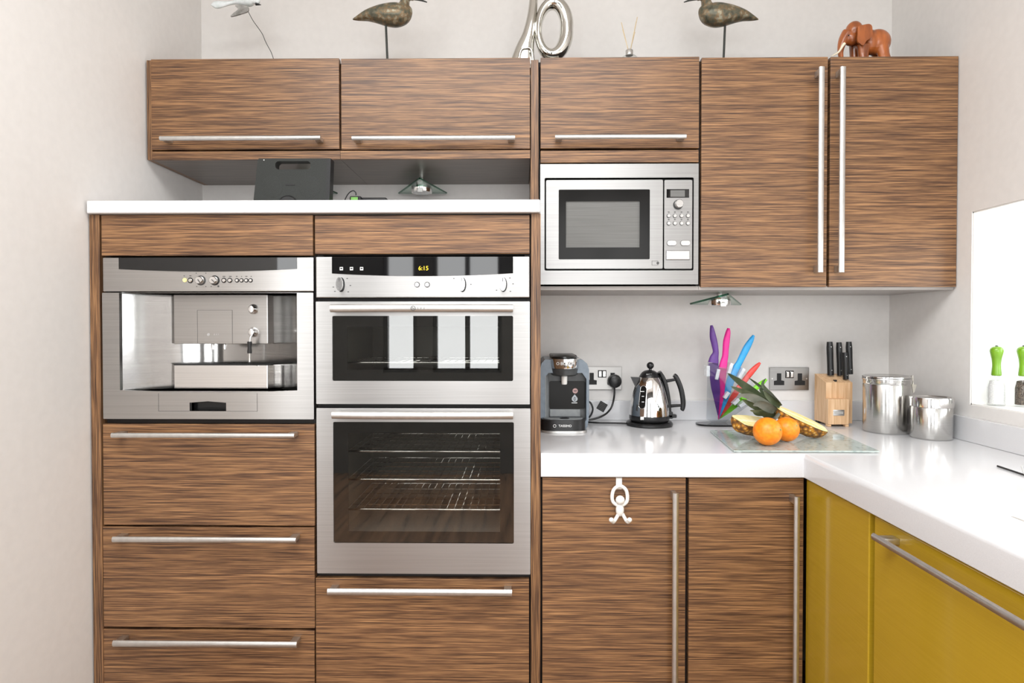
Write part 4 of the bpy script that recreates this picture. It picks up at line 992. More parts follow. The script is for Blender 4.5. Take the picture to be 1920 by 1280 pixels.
# ================================================================== KETTLE
Ykt = .488
kc = P(1217.5, 790, Ykt); kx = kc.x
KS = S(Ykt)
zk = lambda y: P(1217, y, Ykt).z
kb = thing('power_base', (kx, Ykt, ZW), 'round black power base with cord under the polished kettle', 'kettle base')
rb = 43 * KS
obj('pad', MB().lathe([(rb * .93, .0004), (rb, .004), (rb, .010), (rb * .95, .014), (0, .0145)][::1], (kx, Ykt, ZW), 'Z', 48), BLACKP, kb, 40)
cpts = smooth_pts([(1178, 795, .50), (1160, 795, .505), (1140, 795.5, .51), (1120, 794, .515), (1100, 791, .53)], 4)
pts = [P(a_, b_, y_) for a_, b_, y_ in cpts]
for p in pts: p.z = ZW + .0045
obj('cord', MB().sweep(pts, .0035, 10), BLACKP, kb, 60)
kt = thing('kettle', (kx, Ykt, ZW + .016), 'polished steel kettle with black lid, ball knob and side handle', 'kettle')
z0 = ZW + .0148; zb1, zt1, ztop = zk(777), zk(706.5), zk(693.5)
obj('skirt', MB().lathe([(0, 0), (33.5 * KS, 0), (36 * KS, .004), (37.3 * KS, .012), (37 * KS, zb1 - z0)], (kx, Ykt, z0), 'Z', 56), BLACKP, kt, 40)
pf = smooth_pts([(37, 776.8), (36.2, 768), (34.8, 756), (32.2, 742), (28.6, 728), (24.2, 716), (19.2, 706.8)], 4)
obj('body', MB().lathe([(r_ * KS, zk(y_)) for r_, y_ in pf], (kx, Ykt, 0), 'Z', 64), CHROME, kt, 60)
pf = smooth_pts([(19.4, 706.5), (17.0, 702), (13.5, 697.5), (8, 694.3), (0.0, 693)], 4)
ld = obj('lid', MB().lathe([(max(0, r_) * KS, zk(y_)) for r_, y_ in pf], (kx, Ykt, 0), 'Z', 48), BLACKP, kt, 60)
c = Vector((kx + 1.5 * KS, Ykt, zk(685)))
obj('knob', MB().ball(c, 6.7 * KS, 28, 16).lathe([(3.0 * KS, -10.5 * KS), (2.6 * KS, -5 * KS)], c, 'Z', 16), BLACKP, ld, 60)
lettering('DUALIT', Vector((kx - 4 * KS, Ykt - 15.2 * KS, zk(700.5))), .0055, WPRINT, ld)
# black spine, handle, switch on the right side
spn = smooth_pts([(18, 697, 5), (24, 706, 5.5), (29, 718, 5.5), (33, 735, 5.5), (35.5, 752, 5.5), (36.5, 770, 5.5)], 4)
obj('spine', MB().sweep([Vector((kx + (r_) * KS, Ykt, zk(y_))) for r_, y_, w_ in spn], [(w_ * KS * .75, 9 * KS) for _, _, w_ in spn], 14), BLACKP, kt, 60)
hd = smooth_pts([(45.5, 703, 3.8), (49, 706, 4.6), (54, 716, 4.8), (59, 730, 4.8), (62, 745, 4.8), (63, 758, 4.6), (61.5, 767, 4.0), (60.5, 769.5, 2.5)], 5)
h = obj('handle', MB().sweep([Vector((kx + a_ * KS, Ykt, zk(b_))) for a_, b_, _ in hd], [c_ * KS for _, _, c_ in hd], 16), BLACKP, kt, 60)
for aa, bb in (((26, 715), (50, 711)), ((36, 761), (60, 759.5))):
    obj('bracket', MB().sweep([Vector((kx + aa[0] * KS, Ykt, zk(aa[1]))), Vector((kx + bb[0] * KS, Ykt, zk(bb[1])))], [3.3 * KS, 2.5 * KS], 12), BLACKP, h, 60)
obj('switch', MB().box(kx + 34 * KS, kx + 50 * KS, Ykt - .012, Ykt + .012, zk(782.5), zk(776), .003).box(kx + 33 * KS, kx + 43 * KS, Ykt - .012, Ykt + .012, zk(784), zk(771), .003), BLACKP, kt)
sp_ = [Vector((kx - a_ * KS, Ykt, zk(b_))) for a_, b_ in ((34.5, 706.5), (18, 707), (24, 726), (27, 723))]
obj('spout', MB().prism([v + Vector((0, -.011, 0)) for v in sp_], (0, .022, 0)), BLACKP, kt)
# water gauge, a pill lying on the sloping side
def surf(px, py):
    """point on the kettle body seen at the pixel"""
    for k in range(400):
        y = .38 + k * .0004; p = P(px, py, y)
        rr_ = None
        for (r0, y0_), (r1, y1_) in zip(KPF, KPF[1:]):
            if min(zk(y0_), zk(y1_)) <= p.z <= max(zk(y0_), zk(y1_)):
                t_ = (p.z - zk(y0_)) / (zk(y1_) - zk(y0_)); rr_ = (r0 + (r1 - r0) * t_) * KS
        if rr_ and (p.x - kx) ** 2 + (p.y - Ykt) ** 2 <= rr_ * rr_: return p
    return P(px, py, .42)
KPF = smooth_pts([(37, 776.8), (36.2, 768), (34.8, 756), (32.2, 742), (28.6, 728), (24.2, 716), (19.2, 706.8)], 4)
pill = [(1206 + 5.8 * math.cos(t), 728.5 - 5.8 * math.sin(t)) for t in [math.pi * k / 8 for k in range(9)]] + [(1203.5 + 6.4 * math.cos(t), 759.5 - 6.4 * math.sin(t)) for t in [math.pi + math.pi * k / 8 for k in range(9)]]
pp = [surf(a_, b_) + Vector((0, -.0045, 0)) for a_, b_ in pill]
gz = obj('gauge_window', MB().prism(pp, (0, .008, 0)), BGLOSS, kt)
obj('gauge_rim', MB().sweep(pp, .0013, 8, True), CHROME, gz, 60)
for py in (733.5, 742.5, 753):
    c = surf(1205, py) + Vector((0, -.0052, 0)); obj('gauge_mark', MB().box(c.x - (.009 if py < 735 else .004), c.x + (.009 if py < 735 else .004), c.y, c.y + .002, c.z - .0011, c.z + .0011), WPRINT, gz)
c = P(1204, 784, Ykt - 35.5 * KS); obj('badge', MB().box(c.x - .0062, c.x + .0062, c.y - .002, c.y + .006, c.z - .0055, c.z + .0055, .001), NICKEL, kt)

# ================================================================== ACRYLIC STAND WITH COLOURED KNIVES
Yn = .50
ACR = clear_glass('clear_acrylic', (.95, .96, .97, 1), .03, 1.0)
ACE = mat('acrylic_edge', srgb(226, 228, 230), .12, spec=.8); noise_mix(ACE, srgb(216, 218, 220), srgb(234, 236, 238), (1, 1, 1), 90, 2)
x0, x1 = P(1312, 798, .46).x, P(1400, 798, .46).x
st = thing('knife_stand', ((x0 + x1) / 2, Yn, ZW), 'clear acrylic fan-shaped knife stand on a black oval base', 'knife stand')
n = 32; cx_ = (x0 + x1) / 2
obj('base', MB().prism([(cx_ + (x1 - x0) / 2 * math.copysign(abs(math.cos(t)) ** .7, math.cos(t)), Yn + .045 * math.copysign(abs(math.sin(t)) ** .7, math.sin(t)), ZW + .0004) for t in [2 * math.pi * k / n for k in range(n)]], (0, 0, .006)), BGLASS, st)
fan = [(1327, 678), (1351, 688), (1369, 686), (1397, 696), (1416, 724), (1424, 746), (1372, 782), (1360, 791.5), (1335, 791.5), (1325, 786)]
for yy in (Yn - .022, Yn + .018):
    pts = [P(a_, b_, yy) for a_, b_ in fan]
    for p in pts: p.z = max(p.z, ZW + .0068)
    obj('clear_panel', MB().prism(pts, (0, .004, 0)), ACR, st)
for a_, b_, an in ((1325.5, 695, 0), (1343, 701, 12), (1367, 690, 18), (1388, 699, 28), (1360, 740, 35), (1378, 752, 45), (1390, 757, 55)):
    c = P(a_, b_, Yn); obj('spacer', MB().box(c.x - .006, c.x + .006, Yn - .0175, Yn + .0175, c.z - .019 * (1 if b_ < 710 else .7), c.z + .019 * (1 if b_ < 710 else .7), .002).rot(c, R(an), 'Y'), ACE, st)
tip = (1347, 786)
def knife(hpts, bladew, col, cname, yo, label, bl=1.0):
    m_ = mat(cname + '_grip', col, .4); noise_mix(m_, tuple(v * .93 for v in col[:3]) + (1,), tuple(min(1, v * 1.05) for v in col[:3]) + (1,), (1, 1, 1), 60, 1)
    dk = tuple(v * .55 for v in col[:3]) + (1,)
    m2 = mat(cname + '_blade', dk, .25); noise_mix(m2, tuple(v * .5 for v in col[:3]) + (1,), tuple(v * .62 for v in col[:3]) + (1,), (1, 1, 1), 30, 1)
    Y = Yn + yo
    sm = smooth_pts(hpts, 5)
    base = P(sm[-1][0], sm[-1][1], Y)
    t = thing('kitchen_knife', P(tip[0], tip[1], Y), label, 'knife', 'coloured knives in the clear stand')
    obj('handle', MB().sweep([P(a_, b_, Y) for a_, b_, _ in sm], [(h_ * S(Y), .0085 if i > 2 else .006) for i, (_, _, h_) in enumerate(sm)], 14), m_, t, 60)
    a = Vector((sm[-1][0], sm[-1][1])); b_ = Vector((a.x + (tip[0] - a.x) * bl, a.y + (tip[1] - a.y) * bl)); d = (b_ - a).normalized(); nrm = Vector((-d.y, d.x))
    out = [a + nrm * bladew * .5, a + (b_ - a) * .45 + nrm * bladew * .45, b_ + nrm * .6, b_ - nrm * .6, a + (b_ - a) * .55 - nrm * bladew * .42, a - nrm * bladew * .5]
    obj('blade', MB().prism([P(v.x, v.y, Y) + Vector((0, -.001, 0)) for v in out], (0, .002, 0)), m2, t)
knife([(1334, 609.5, 2.2), (1335, 618, 4.2), (1337, 632, 6.2), (1340, 646, 6.0), (1342, 660, 5.6), (1339, 671, 8.5), (1337.5, 680, 10)], 19, srgb(98, 56, 140), 'purple', -.012, 'purple-handled knife, tallest and leftmost in the clear stand', .93)
knife([(1366, 615, 2.2), (1365, 623, 4.6), (1362, 640, 6.2), (1360.5, 656, 5.8), (1359.5, 668, 6.0), (1357, 679, 7.0), (1355, 690, 8)], 16, srgb(236, 40, 150), 'pink', -.004, 'pink-handled knife in the clear stand, between purple and blue ones')
knife([(1413, 628.5, 2.2), (1408.5, 637, 4.6), (1400, 652, 6.6), (1392, 668, 6.2), (1386, 680, 6.0), (1380, 690, 7.0), (1373, 703, 8)], 15, srgb(52, 168, 232), 'blue', .0, 'bright blue-handled knife leaning right in the clear stand')
knife([(1425, 680, 2.0), (1419, 686, 4.0), (1409, 697, 5.4), (1400, 708, 5.4), (1392, 719, 5.6), (1385, 728, 6)], 11, srgb(238, 74, 66), 'red', .006, 'red-handled knife in the clear stand behind the pineapple leaves')
knife([(1437, 711, 2.0), (1431, 716, 4.0), (1421, 724, 5.0), (1410, 733, 5.0), (1400, 742, 5.2), (1392, 749, 5.4)], 10, srgb(128, 222, 36), 'green', .012, 'lime green-handled knife, lowest in the clear stand')

# ================================================================== GLASS BOARD, FRUIT
BOARD = clear_glass('patterned_glass', (.90, .95, .93, 1), .05, .9)
nd, lk = BOARD.node_tree.nodes, BOARD.node_tree.links
tc = nd.new('ShaderNodeTexCoord'); vo = nd.new('ShaderNodeTexVoronoi'); vo.inputs['Scale'].default_value = 55; lk.new(tc.outputs['Object'], vo.inputs['Vector'])
cr = nd.new('ShaderNodeValToRGB'); cr.color_ramp.elements[0].position = .12; cr.color_ramp.elements[0].color = (.42, .52, .50, 1); cr.color_ramp.elements[1].position = .42; cr.color_ramp.elements[1].color = (.74, .82, .79, 1)
df = nd.new('ShaderNodeBsdfDiffuse'); lk.new(vo.outputs['Distance'], cr.inputs[0]); lk.new(cr.outputs[0], df.inputs[0])
trb = [n_ for n_ in nd if n_.type == 'BSDF_TRANSPARENT'][0]; mxb = [n_ for n_ in nd if n_.type == 'MIX_SHADER'][0]
m2_ = nd.new('ShaderNodeMixShader'); m2_.inputs[0].default_value = .5; lk.new(trb.outputs[0], m2_.inputs[1]); lk.new(df.outputs[0], m2_.inputs[2]); lk.new(m2_.outputs[0], mxb.inputs[1])
bq = [PZ(1376, 844, ZW + .007), PZ(1649, 845, ZW + .007), PZ(1560, 806, ZW + .007), PZ(1331, 806, ZW + .007)]
bd = thing('chopping_board', ((bq[0].x + bq[2].x) / 2, (bq[0].y + bq[2].y) / 2, ZW), 'pale green patterned glass chopping board under the fruit', 'chopping board')
obj('glass_sheet', MB().prism([p + Vector((0, 0, -.004)) for p in bq], (0, 0, .004)), BOARD, bd)
cb_ = sum(bq, Vector()) / 4
for p in bq:
    f_ = p + (cb_ - p) * .08; obj('rubber_foot', MB().lathe([(0, .0004), (.008, .0004), (.008, .0028), (0, .0028)], (f_.x, f_.y, ZW), 'Z', 16), WHITEP, bd)
ZBD = ZW + .0073
ORANGE = mat('orange_peel', srgb(250, 140, 20), .38, spec=.5); noise_mix(ORANGE, srgb(244, 128, 12), srgb(253, 152, 32), (1, 1, 1), 120, 3, bump=.35)
STALK = mat('orange_stalk', srgb(140, 150, 90), .7); noise_mix(STALK, srgb(120, 130, 70), srgb(160, 168, 110), (1, 1, 1), 200, 1)
def orange(px, py, rpx, label, star):
    r_ = rpx * S(.10)
    for _ in range(12):
        z_ = ZBD + r_; p = PZ(px, py, z_); r_ = rpx * S(p.y)
    t = thing('orange', (p.x, p.y, ZBD), label, 'orange', 'whole oranges on the board')
    obj('fruit', MB().ball((p.x, p.y, ZBD + r_ + .0001), (r_, r_, r_), 40, 24), ORANGE, t, 180)
    d = Vector(star).normalized(); c_ = Vector((p.x, p.y, ZBD + r_)) + d * r_ * .985
    obj('stalk_scar', MB().ball(c_, (.0032, .0032, .0032), 10, 6), STALK, t, 180)
orange(1439, 808.5, 26, 'larger orange in front, at the left of the two whole oranges', (.62, -.75, .25))
orange(1475, 804.5, 22.6, 'orange behind and right of the front one, against the pineapple', (.5, -.8, .45))

FLESH = mat('pineapple_flesh', srgb(250, 232, 160), .4); noise_mix(FLESH, srgb(246, 222, 128), srgb(252, 240, 190), (30, 160, 160), 1, 3)
SKIN = mat('pineapple_skin', srgb(150, 105, 50), .55)
N_, L_, B_ = nodes(SKIN)
tc = N_.new('ShaderNodeTexCoord'); vo = N_.new('ShaderNodeTexVoronoi'); vo.inputs['Scale'].default_value = 76; L_.new(tc.outputs['Object'], vo.inputs['Vector'])
cr = N_.new('ShaderNodeValToRGB'); el_ = cr.color_ramp.elements
el_[0].position = .08; el_[0].color = srgb(226, 205, 150); el_[1].position = .72; el_[1].color = srgb(96, 62, 28)
for p_, c_ in ((.22, srgb(214, 150, 40)), (.45, srgb(160, 104, 34))): x_ = cr.color_ramp.elements.new(p_); x_.color = c_
L_.new(vo.outputs['Distance'], cr.inputs[0]); L_.new(cr.outputs[0], B_.inputs['Base Color'])
bp = N_.new('ShaderNodeBump'); bp.inputs['Strength'].default_value = .9; bp.inputs['Distance'].default_value = .004; bp.invert = True
L_.new(vo.outputs['Distance'], bp.inputs['Height']); L_.new(bp.outputs[0], B_.inputs['Normal'])
def wedge(name, A, B, up, prof, label, half=1.0, ncut=None):
    """lengthwise cut pineapple: axis A->B, cut face towards `up`; prof = (t, radius)"""
    A, B = Vector(A), Vector(B); ax = (B - A).normalized(); up = (up - ax * up.dot(ax)).normalized(); sd = ax.cross(up)
    t = thing(name, ((A + B) / 2), label, 'pineapple', 'cut pineapple pieces')
    n_ = 20; sk = MB(); bm = sk.bm; rings = []
    for tt, r_ in prof:
        c_ = A.lerp(B, tt); rings.append([bm.verts.new(c_ + sd * r_ * math.cos(math.pi * k / n_) - up * r_ * math.sin(math.pi * k / n_)) for k in range(n_ + 1)])
    for a_, b_ in zip(rings, rings[1:]):
        for k in range(n_): bm.faces.new((a_[k], a_[k + 1], b_[k + 1], b_[k]))
    bm.faces.new(rings[0]); bm.faces.new(rings[-1][::-1])
    zmin = min(v.co.z for v in bm.verts); lift = ZBD + .0005 - zmin
    bmesh.ops.solidify
    for v in bm.verts: v.co.z += lift
    o = obj('skin', sk, SKIN, t, 60)
    fl_ = MB(); bm = fl_.bm; L1, R1 = [], []
    for tt, r_ in prof:
        c_ = A.lerp(B, tt) + Vector((0, 0, lift)) + up * .0012
        L1.append(c_ + sd * r_ * .97); R1.append(c_ - sd * r_ * .97)
    fl_.prism(L1 + R1[::-1], up * .0015)
    obj('flesh', fl_, FLESH, t)
    cm_ = [c_ for c_ in (A.lerp(B, .02), A.lerp(B, .98))]
    obj('core', MB().prism([p_ + up * .0028 + Vector((0, 0, lift)) + sd * s_ for p_, s_ in ((cm_[0], .006), (cm_[1], .006), (cm_[1], -.006), (cm_[0], -.006))], up * .0006), COREM, t)
    return t, ax, up, sd, lift
COREM = mat('pineapple_core', srgb(252, 244, 206), .5); noise_mix(COREM, srgb(250, 238, 190), srgb(253, 248, 220), (10, 200, 200), 1, 2)
# right piece with the crown of leaves: slopes down to the right, cut face up and away
A = P(1459, 762, .215); B = P(1549, 803, .20)
pr1 = [(-.05, .010), (0.0, .022), (.12, .033), (.3, .041), (.5, .044), (.7, .043), (.85, .037), (.95, .028), (1.0, .018)]
pt, ax_, up_, sd_, lift = wedge('pineapple_piece', A, B, Vector((.38, -.24, .85)), pr1, 'cut pineapple half with the leafy crown, leaning behind the oranges')
LEAF = mat('pineapple_leaf', srgb(92, 106, 84), .45)
noise_mix(LEAF, srgb(56, 72, 46), srgb(160, 168, 140), (16, 16, 16), 1, 4, .3, .7, rnd=True, stops=[(.5, srgb(100, 114, 84))])
LEAFP = mat('pale_leaf_underside', srgb(150, 156, 146), .5)
noise_mix(LEAFP, srgb(116, 126, 108), srgb(190, 192, 184), (14, 14, 14), 1, 4, .3, .7)
def leaf(px, w0, Y0_, Y1_, curl=.006):
    sm = smooth_pts(px, 5); m_ = len(sm); b = MB(); bm = b.bm; rows = []
    for i, (a_, b_) in enumerate(sm):
        t_ = i / (m_ - 1); Y = Y0_ + (Y1_ - Y0_) * t_
        p = P(a_, b_, Y) + Vector((0, 0, lift * .0))
        q0, q1 = sm[max(0, i - 1)], sm[min(m_ - 1, i + 1)]
        d = Vector((q1[0] - q0[0], 0, -(q1[1] - q0[1]))).normalized(); nn = Vector((-d.z, .55, d.x)).normalized()
        w_ = w0 * S(Y) * (math.sin(math.pi * (.22 + .78 * t_)) ** .8 if t_ < 1 else 0) + .0003
        off_ = Vector((0, -1, .15)) * curl
        rows.append([bm.verts.new(p + nn * w_ + off_ * 0), bm.verts.new(p - Vector((0, -1, 0)) * curl * (1 - t_)), bm.verts.new(p - nn * w_)])
    for r0, r1 in zip(rows, rows[1:]):
        for k in (0, 1): bm.faces.new((r0[k], r0[k + 1], r1[k + 1], r1[k]))
    bmesh.ops.solidify(bm, geom=bm.faces[:], thickness=.0012)
    return b
cY = .225
for px, w_, y0_, y1_ in (
    ([(1452, 764), (1425, 746), (1395, 722), (1364, 699)], 9, .225, .25),
    ([(1452, 766), (1430, 752), (1402, 738), (1370, 724)], 8, .215, .20),
    ([(1450, 770), (1430, 756), (1408, 744), (1384, 740)], 9.5, .20, .16),
    ([(1454, 772), (1440, 764), (1424, 757), (1412, 760)], 9, .19, .15),
    ([(1450, 776), (1430, 768), (1408, 758), (1392, 748)], 7, .21, .20),
    ([(1456, 778), (1446, 781), (1436, 779), (1424, 772)], 7, .19, .16),
    ([(1458, 764), (1448, 748), (1432, 730), (1404, 708)], 4.5, .235, .26),
    ([(1460, 762), (1444, 745), (1430, 733), (1424, 728)], 6, .22, .24),
    ([(1462, 760), (1448, 742), (1430, 722), (1436, 709)], 3.6, .235, .25),
    ([(1462, 760), (1450, 748), (1440, 738), (1430, 730)], 6, .21, .2),
    ([(1464, 762), (1452, 754), (1440, 742), (1432, 732)], 6, .2, .19),
    ([(1462, 774), (1454, 783), (1446, 786), (1438, 785)], 5, .19, .17),
    ([(1458, 768), (1440, 770), (1424, 772), (1406, 769)], 6, .205, .19),
    ([(1456, 770), (1436, 775), (1420, 776), (1412, 772)], 5, .215, .21)):
    obj('leaf', leaf(px, w_, y0_, y1_), LEAFP if px[-1] in ((1384, 740), (1412, 760), (1438, 785), (1430, 730)) else LEAF, pt, 60)
# left piece: end towards the camera-left, flesh upward
A = P(1384, 790, .155); B = P(1462, 796, .265)
pr2 = [(0.0, .026), (.05, .034), (.2, .040), (.45, .043), (.7, .040), (.9, .030), (1.0, .018)]
wedge('pineapple_piece', A, B, Vector((.10, -.34, .93)), pr2, 'leafless cut pineapple half with yellow flesh up, left of the oranges')

# ================================================================== WOODEN KNIFE BLOCK
Yq = .46
BEECH = mat('beech_wood', srgb(226, 186, 144), .5); noise_mix(BEECH, srgb(212, 168, 124), srgb(236, 200, 160), (160, 160, 9), 1, 3, bump=.05)
kbk = thing('knife_block', (P(1573, 800, Yq).x, Yq + .05, ZW), 'beech wood knife block holding black-handled knives', 'knife block')
x0, x1 = P(1548.5, 760, Yq + .03).x, P(1598, 760, Yq + .03).x
zf, zr = P(1573, 717, Yq + .03).z, P(1573, 700.5, Yq + .11).z
obj('block', MB().prism([(x0, Yq + .03, ZW + .008), (x0, Yq + .115, ZW + .008), (x0, Yq + .115, zr), (x0, Yq + .03, zf)], (x1 - x0, 0, 0)), BEECH, kbk)
a0, a1 = P(1553, 770, Yq).x, P(1592.5, 770, Yq).x
obj('front_step', MB().box(a0, a1, Yq, Yq + .0295, ZW + .008, P(1573, 748, Yq).z, .002), BEECH, kbk)
for xx in (a0 + .006, a1 - .006):
    obj('foot', MB().box(xx - .006, xx + .006, Yq + .002, Yq + .020, ZW + .0004, ZW + .0078, .001), BEECH, kbk)
for xx in (x0 + .008, x1 - .008): obj('foot', MB().box(xx - .007, xx + .007, Yq + .09, Yq + .11, ZW + .0004, ZW + .0078, .001), BLACKM, kbk)
q_ = rect(1562, 1583, 768, 779, Yq); pl = obj('plaque', MB().box(q_[0], q_[1], Yq - .0015, Yq + .001, q_[2], q_[3], .001), POLISH, kbk)
o = obj('plaque_engraving', MB().box(q_[0] + .004, q_[1] - .004, Yq - .0018, Yq - .0012, (q_[2] + q_[3]) / 2 - .004, (q_[2] + q_[3]) / 2 + .004), NICKEL, pl)
c = P(1564, 712.5, Yq + .05); obj('slot', MB().box(c.x - .004, c.x + .004, Yq + .038, Yq + .05, zf + .002, zf + .0085), BLACKM, kbk)
sl_ = (zr - zf) / .085
for a_, bt, tp, w_, yy, lb in ((1556, 701, 640.5, 5.8, Yq + .088, 'leftmost long black-handled knife in the beech block'), (1573.5, 703, 641.5, 5.2, Yq + .088, 'middle long black-handled knife in the beech block'),
                           (1592, 701, 640.5, 5.6, Yq + .098, 'rightmost long black-handled knife in the beech block, behind the short one'), (1584.5, 716, 660.5, 4.8, Yq + .052, 'short black-handled knife in front of the others in the beech block')):
    p0, p1 = P(a_ + 1.5, bt, yy), P(a_ - .5, tp, yy)
    p0.z = zf + (yy - Yq - .03) * sl_ + .0006 + w_ * S(yy) * .35
    t = thing('kitchen_knife', p0, lb, 'knife', 'black knives in the beech block')
    pts = [p0.lerp(p1, k / 6) for k in range(7)]
    obj('handle', MB().sweep(pts, [(w_ * S(yy) * f_, .010 * f_) for f_ in (1, 1, .98, .98, 1.02, 1.02, .85)], 16), BLACKP, t, 60)
    for k in (.15, .85):
        c = p0.lerp(p1, k); obj('rivet', MB().lathe([(0, -.0012), (.0016, -.001), (.0018, .001)], c + Vector((0, -.0100, 0)), 'Y', 10), NICKEL, t, 40)

# ================================================================== CANISTERS
def canister(px, py_bot, rpx, label):
    pass
# clip-top canister
r1 = 38.6 * S(.367); p = P(1661.5, 760, .367); cx_, cy_ = p.x, .367
zt_ = P(1661.5, 703.5, .367 - r1 * .2).z
c1_ = thing('canister', (cx_, cy_, ZW), 'taller stainless canister with clip-top lid in the worktop corner', 'canister')
obj('body', MB().lathe([(0, .0004), (r1 * .95, .0004), (r1, .005), (r1, zt_ - ZW - .030), (r1 * .985, zt_ - ZW - .028), (r1 * 1.0, zt_ - ZW - .026), (r1 * 1.0, zt_ - ZW - .0145)], (cx_, cy_, ZW), 'Z', 64), STEELV, c1_, 50)
obj('rim', MB().lathe([(r1 * .9, 0), (r1 * 1.03, 0), (r1 * 1.045, .0025), (r1 * 1.03, .005), (r1 * .9, .005)], (cx_, cy_, zt_ - .0140), 'Z', 64), POLISH, c1_, 50)
obj('lid', MB().lathe([(r1 * 1.0, 0), (r1 * 1.035, .0015), (r1 * 1.03, .0055), (r1 * .96, .0075), (r1 * .9, .0065), (0, .0065)], (cx_, cy_, zt_ - .0085), 'Z', 64), POLISH, c1_, 50)
WIRE = mat('bright_wire', (.75, .72, .64, 1), .22, 1.0); noise_mix(WIRE, (.70, .67, .58, 1), (.80, .77, .70, 1), (1, 1, 1), 40, 1)
xr3 = cx_ + r1 * .985; yc_ = cy_ - r1 * .18
def lp(pts): return [Vector((xr3 + a_, yc_ + b_, zt_ + c_)) for a_, b_, c_ in pts]
obj('clip_wire', MB().sweep(lp([(.002, -.006, -.008), (.008, -.006, -.010), (.009, -.006, -.024), (.009, -.006, -.042)]), .0016, 8), WIRE, c1_, 60)
obj('clip_wire', MB().sweep(lp([(.010, .010, -.004), (.017, .008, -.001), (.015, .006, -.012), (.015, .006, -.036)]), .0016, 8), WIRE, c1_, 60)
obj('clip_lever', MB().prism(lp([(.003, -.009, -.028), (.019, -.009, -.030), (.010, -.011, -.056), (.006, -.011, -.056)]), (0, .004, 0)), WIRE, c1_)
xl3 = cx_ - r1 * 1.02
obj('hinge', MB().sweep([Vector((xl3 + a_, cy_ - .02 + b_, zt_ + c_)) for a_, b_, c_ in ((.004, 0, -.004), (-.006, 0, -.006), (-.004, 0, -.014), (-.008, 0, -.024), (.002, 0, -.026))], .0016, 8), WIRE, c1_, 60)
# lidded canister
r2 = 33.8 * S(.25); p = P(1746, 790, .25); cx_ = min(p.x, XR - .02 - r2 * 1.07); cy_ = .25
zt2 = P(1746, 744, .25 - r2 * .1).z
c2_ = thing('canister', (cx_, cy_, ZW), 'shorter stainless canister with plain pull-off lid by the right wall', 'canister')
obj('body', MB().lathe([(0, .0004), (r2 * .95, .0004), (r2, .004), (r2, zt2 - ZW - .032), (r2 * .97, zt2 - ZW - .030), (r2 * .97, zt2 - ZW - .008)], (cx_, cy_, ZW), 'Z', 64), STEELV, c2_, 50)
obj('lid', MB().lathe([(r2 * 1.0, zt2 - ZW - .0295), (r2 * 1.055, zt2 - ZW - .0285), (r2 * 1.055, zt2 - ZW - .004), (r2 * 1.03, zt2 - ZW), (r2 * .97, zt2 - ZW - .0005), (r2 * .94, zt2 - ZW - .003), (0, zt2 - ZW - .003)], (cx_, cy_, ZW), 'Z', 64), POLISH, c2_, 50)

# ================================================================== MILLS ON THE SILL
LIME = mat('lime_lacquer', srgb(112, 160, 26), .25, coat=.4); noise_mix(LIME, srgb(107, 154, 22), srgb(118, 166, 30), (1, 1, 1), 30, 1)
SALT = mat('white_salt', srgb(240, 240, 238), .8); noise_mix(SALT, srgb(214, 214, 212), srgb(250, 250, 248), (1, 1, 1), 500, 3)
PEPPER = mat('peppercorns', srgb(50, 42, 36), .7); noise_mix(PEPPER, srgb(22, 18, 16), srgb(120, 104, 90), (1, 1, 1), 320, 2)
MGL = clear_glass('clear_mill_glass', (.95, .96, .96, 1), .02, 1.2)
def mill(px, py, Y, fill, label):
    p = P(px, py, Y); s_ = S(Y); x_ = p.x
    zz_ = lambda y: P(px, y, Y).z
    h = SILL + .0004
    k_ = (P(px, 649, Y).z - h)
    t = thing('mill', (x_, Y, h), label, 'mill', 'green topped mills on the window sill')
    pf = smooth_pts([(.046, .505), (.055, .52), (.050, .60), (.046, .68), (.052, .78), (.066, .87), (.072, .92), (.064, .965), (.040, .992), (.018, 1.0), (0, 1.0)], 4)
    sc__ = k_
    obj('top', MB().lathe([(max(0, a_) * sc__ * 1.35 if b_ < 2 else 0, b_ * k_) for a_, b_ in pf], (x_, Y, h), 'Z', 36), LIME, t, 60)
    obj('jar', MB().lathe([(0, 0), (.118 * k_, 0), (.128 * k_, .02 * k_), (.128 * k_, .30 * k_), (.105 * k_, .44 * k_), (.075 * k_, .503 * k_)], (x_, Y, h), 'Z', 36), MGL, t, 60)
    obj('filling', MB().lathe([(0, .03 * k_), (.112 * k_, .03 * k_), (.112 * k_, .30 * k_), (.09 * k_, .42 * k_), (0, .44 * k_)], (x_, Y, h), 'Z', 32), fill, t, 60)
    obj('cap_button', MB().lathe([(0, 1.0 * k_), (.022 * k_, 1.0 * k_), (.020 * k_, 1.015 * k_), (0, 1.018 * k_)], (x_, Y, h), 'Z', 16), BLACKP, t, 60)
mill(1868, 720, .150, SALT, 'salt mill with lime green top and white salt, left on the window sill')
mill(1919, 720, .125, PEPPER, 'pepper mill with lime green top and dark peppercorns, cut by the frame edge')

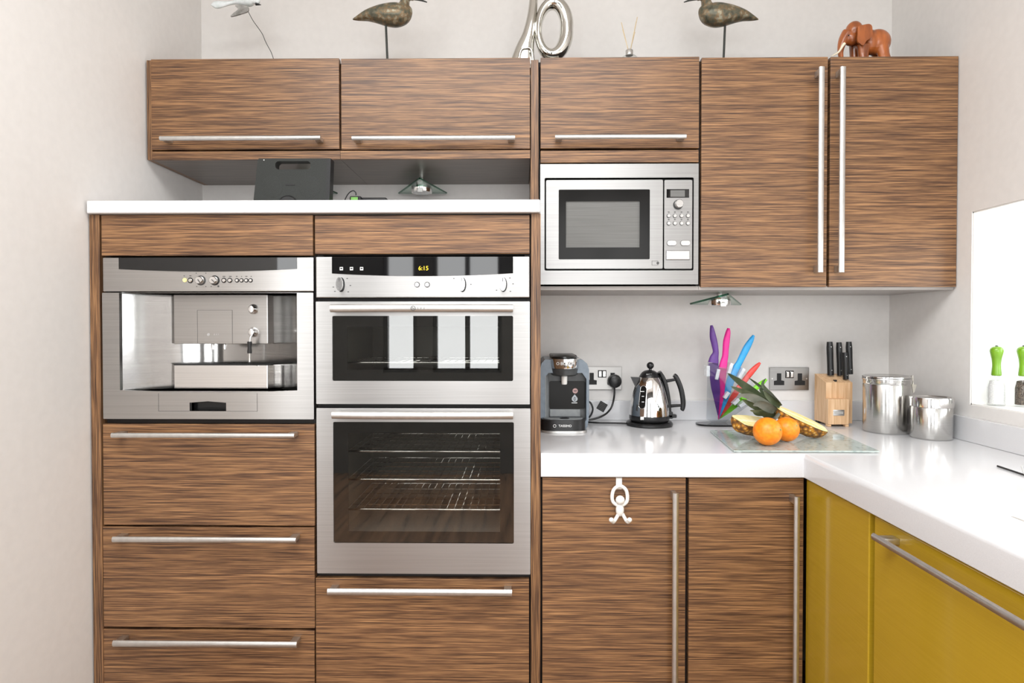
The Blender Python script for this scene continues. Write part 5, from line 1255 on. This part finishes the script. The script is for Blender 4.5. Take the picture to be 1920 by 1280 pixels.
# ================================================================== FIGURE HOOK ON THE BASE CABINET DOOR
Yk_ = -.012
hk = thing('door_hook', (P(1161, 980, Yk_).x, Yk_, P(1161, 980, Yk_).z), 'white hanging-figure hook over the top of the wooden door', 'hook')
H = lambda cx, cy: (1100 + cx / 3.2, 880 + cy / 3.2)
def hs(pts, r_, n_=12):
    sm = smooth_pts(pts, 5); return MB().sweep([P(*H(a_, b_), Yk_) for a_, b_ in sm], r_ / 3.2 * S(Yk_), n_)
q_ = rect(*(H(176, 0)[0], H(212, 0)[0]), H(0, 46)[1], H(0, 118)[1], -.004)
obj('strap', MB().box(q_[0], q_[1], -.0045, -.0006, q_[2], zd + .0022, .0005).box(q_[0], q_[1], -.0045, .022, zd + .0006, zd + .0022), WHITEP, hk)
obj('arms', MB().sweep([P(*H(a_, b_), Yk_) for a_, b_ in smooth_pts([(184, 214), (160, 196), (152, 165), (160, 125), (180, 104), (197, 98), (216, 104), (237, 125), (245, 165), (238, 196), (214, 214)], 5)], 11 / 3.2 * S(Yk_), 12), WHITEP, hk, 60)
p = P(*H(201, 183), Yk_ - .004); r_ = 27 / 3.2 * S(Yk_); obj('head', MB().ball(p, (r_, r_, r_), 24, 14), WHITEP, hk, 180)
p = P(*H(199, 242), Yk_); obj('body', MB().ball(p, (25 / 3.2 * S(Yk_), .010, 40 / 3.2 * S(Yk_)), 24, 14), WHITEP, hk, 180)
for s_ in (-1, 1):
    f_ = lambda x: 203 + s_ * x
    pts = [P(*H(f_(a_), b_), Yk_ - yo) for a_, b_, yo in smooth_pts([(12, 265, 0), (24, 288, .002), (38, 310, .010), (46, 314, .018), (55, 302, .024)], 5)]
    lg_ = obj('leg', MB().sweep(pts, 11 / 3.2 * S(Yk_), 12), WHITEP, hk, 60)
    p = pts[-1]; rr = 14.5 / 3.2 * S(Yk_); obj('foot', MB().ball(p, (rr, rr, rr), 18, 12), WHITEP, lg_, 180)

# ================================================================== WIRE RACK AT THE RIGHT EDGE
p0 = PZ(1870.5, 873.5, ZW + .003); dirv = (PZ(1920, 890, ZW + .003) - p0)
rk = thing('wire_rack', (p0.x, p0.y - .1, ZW), 'thin dark wire rack rod on the white worktop at the right frame edge', 'rack')
end = p0 + dirv.normalized() * .42
obj('rod', MB().sweep([p0, end], .0024, 8), BLACKP, rk, 60)
a = PZ(1914.5, 873, ZW + .02); b2 = p0 + dirv * 1.02
obj('upright_wire', MB().sweep([b2, P(1915, 873, b2.y + .004)], .0014, 8), NICKEL, rk, 60)
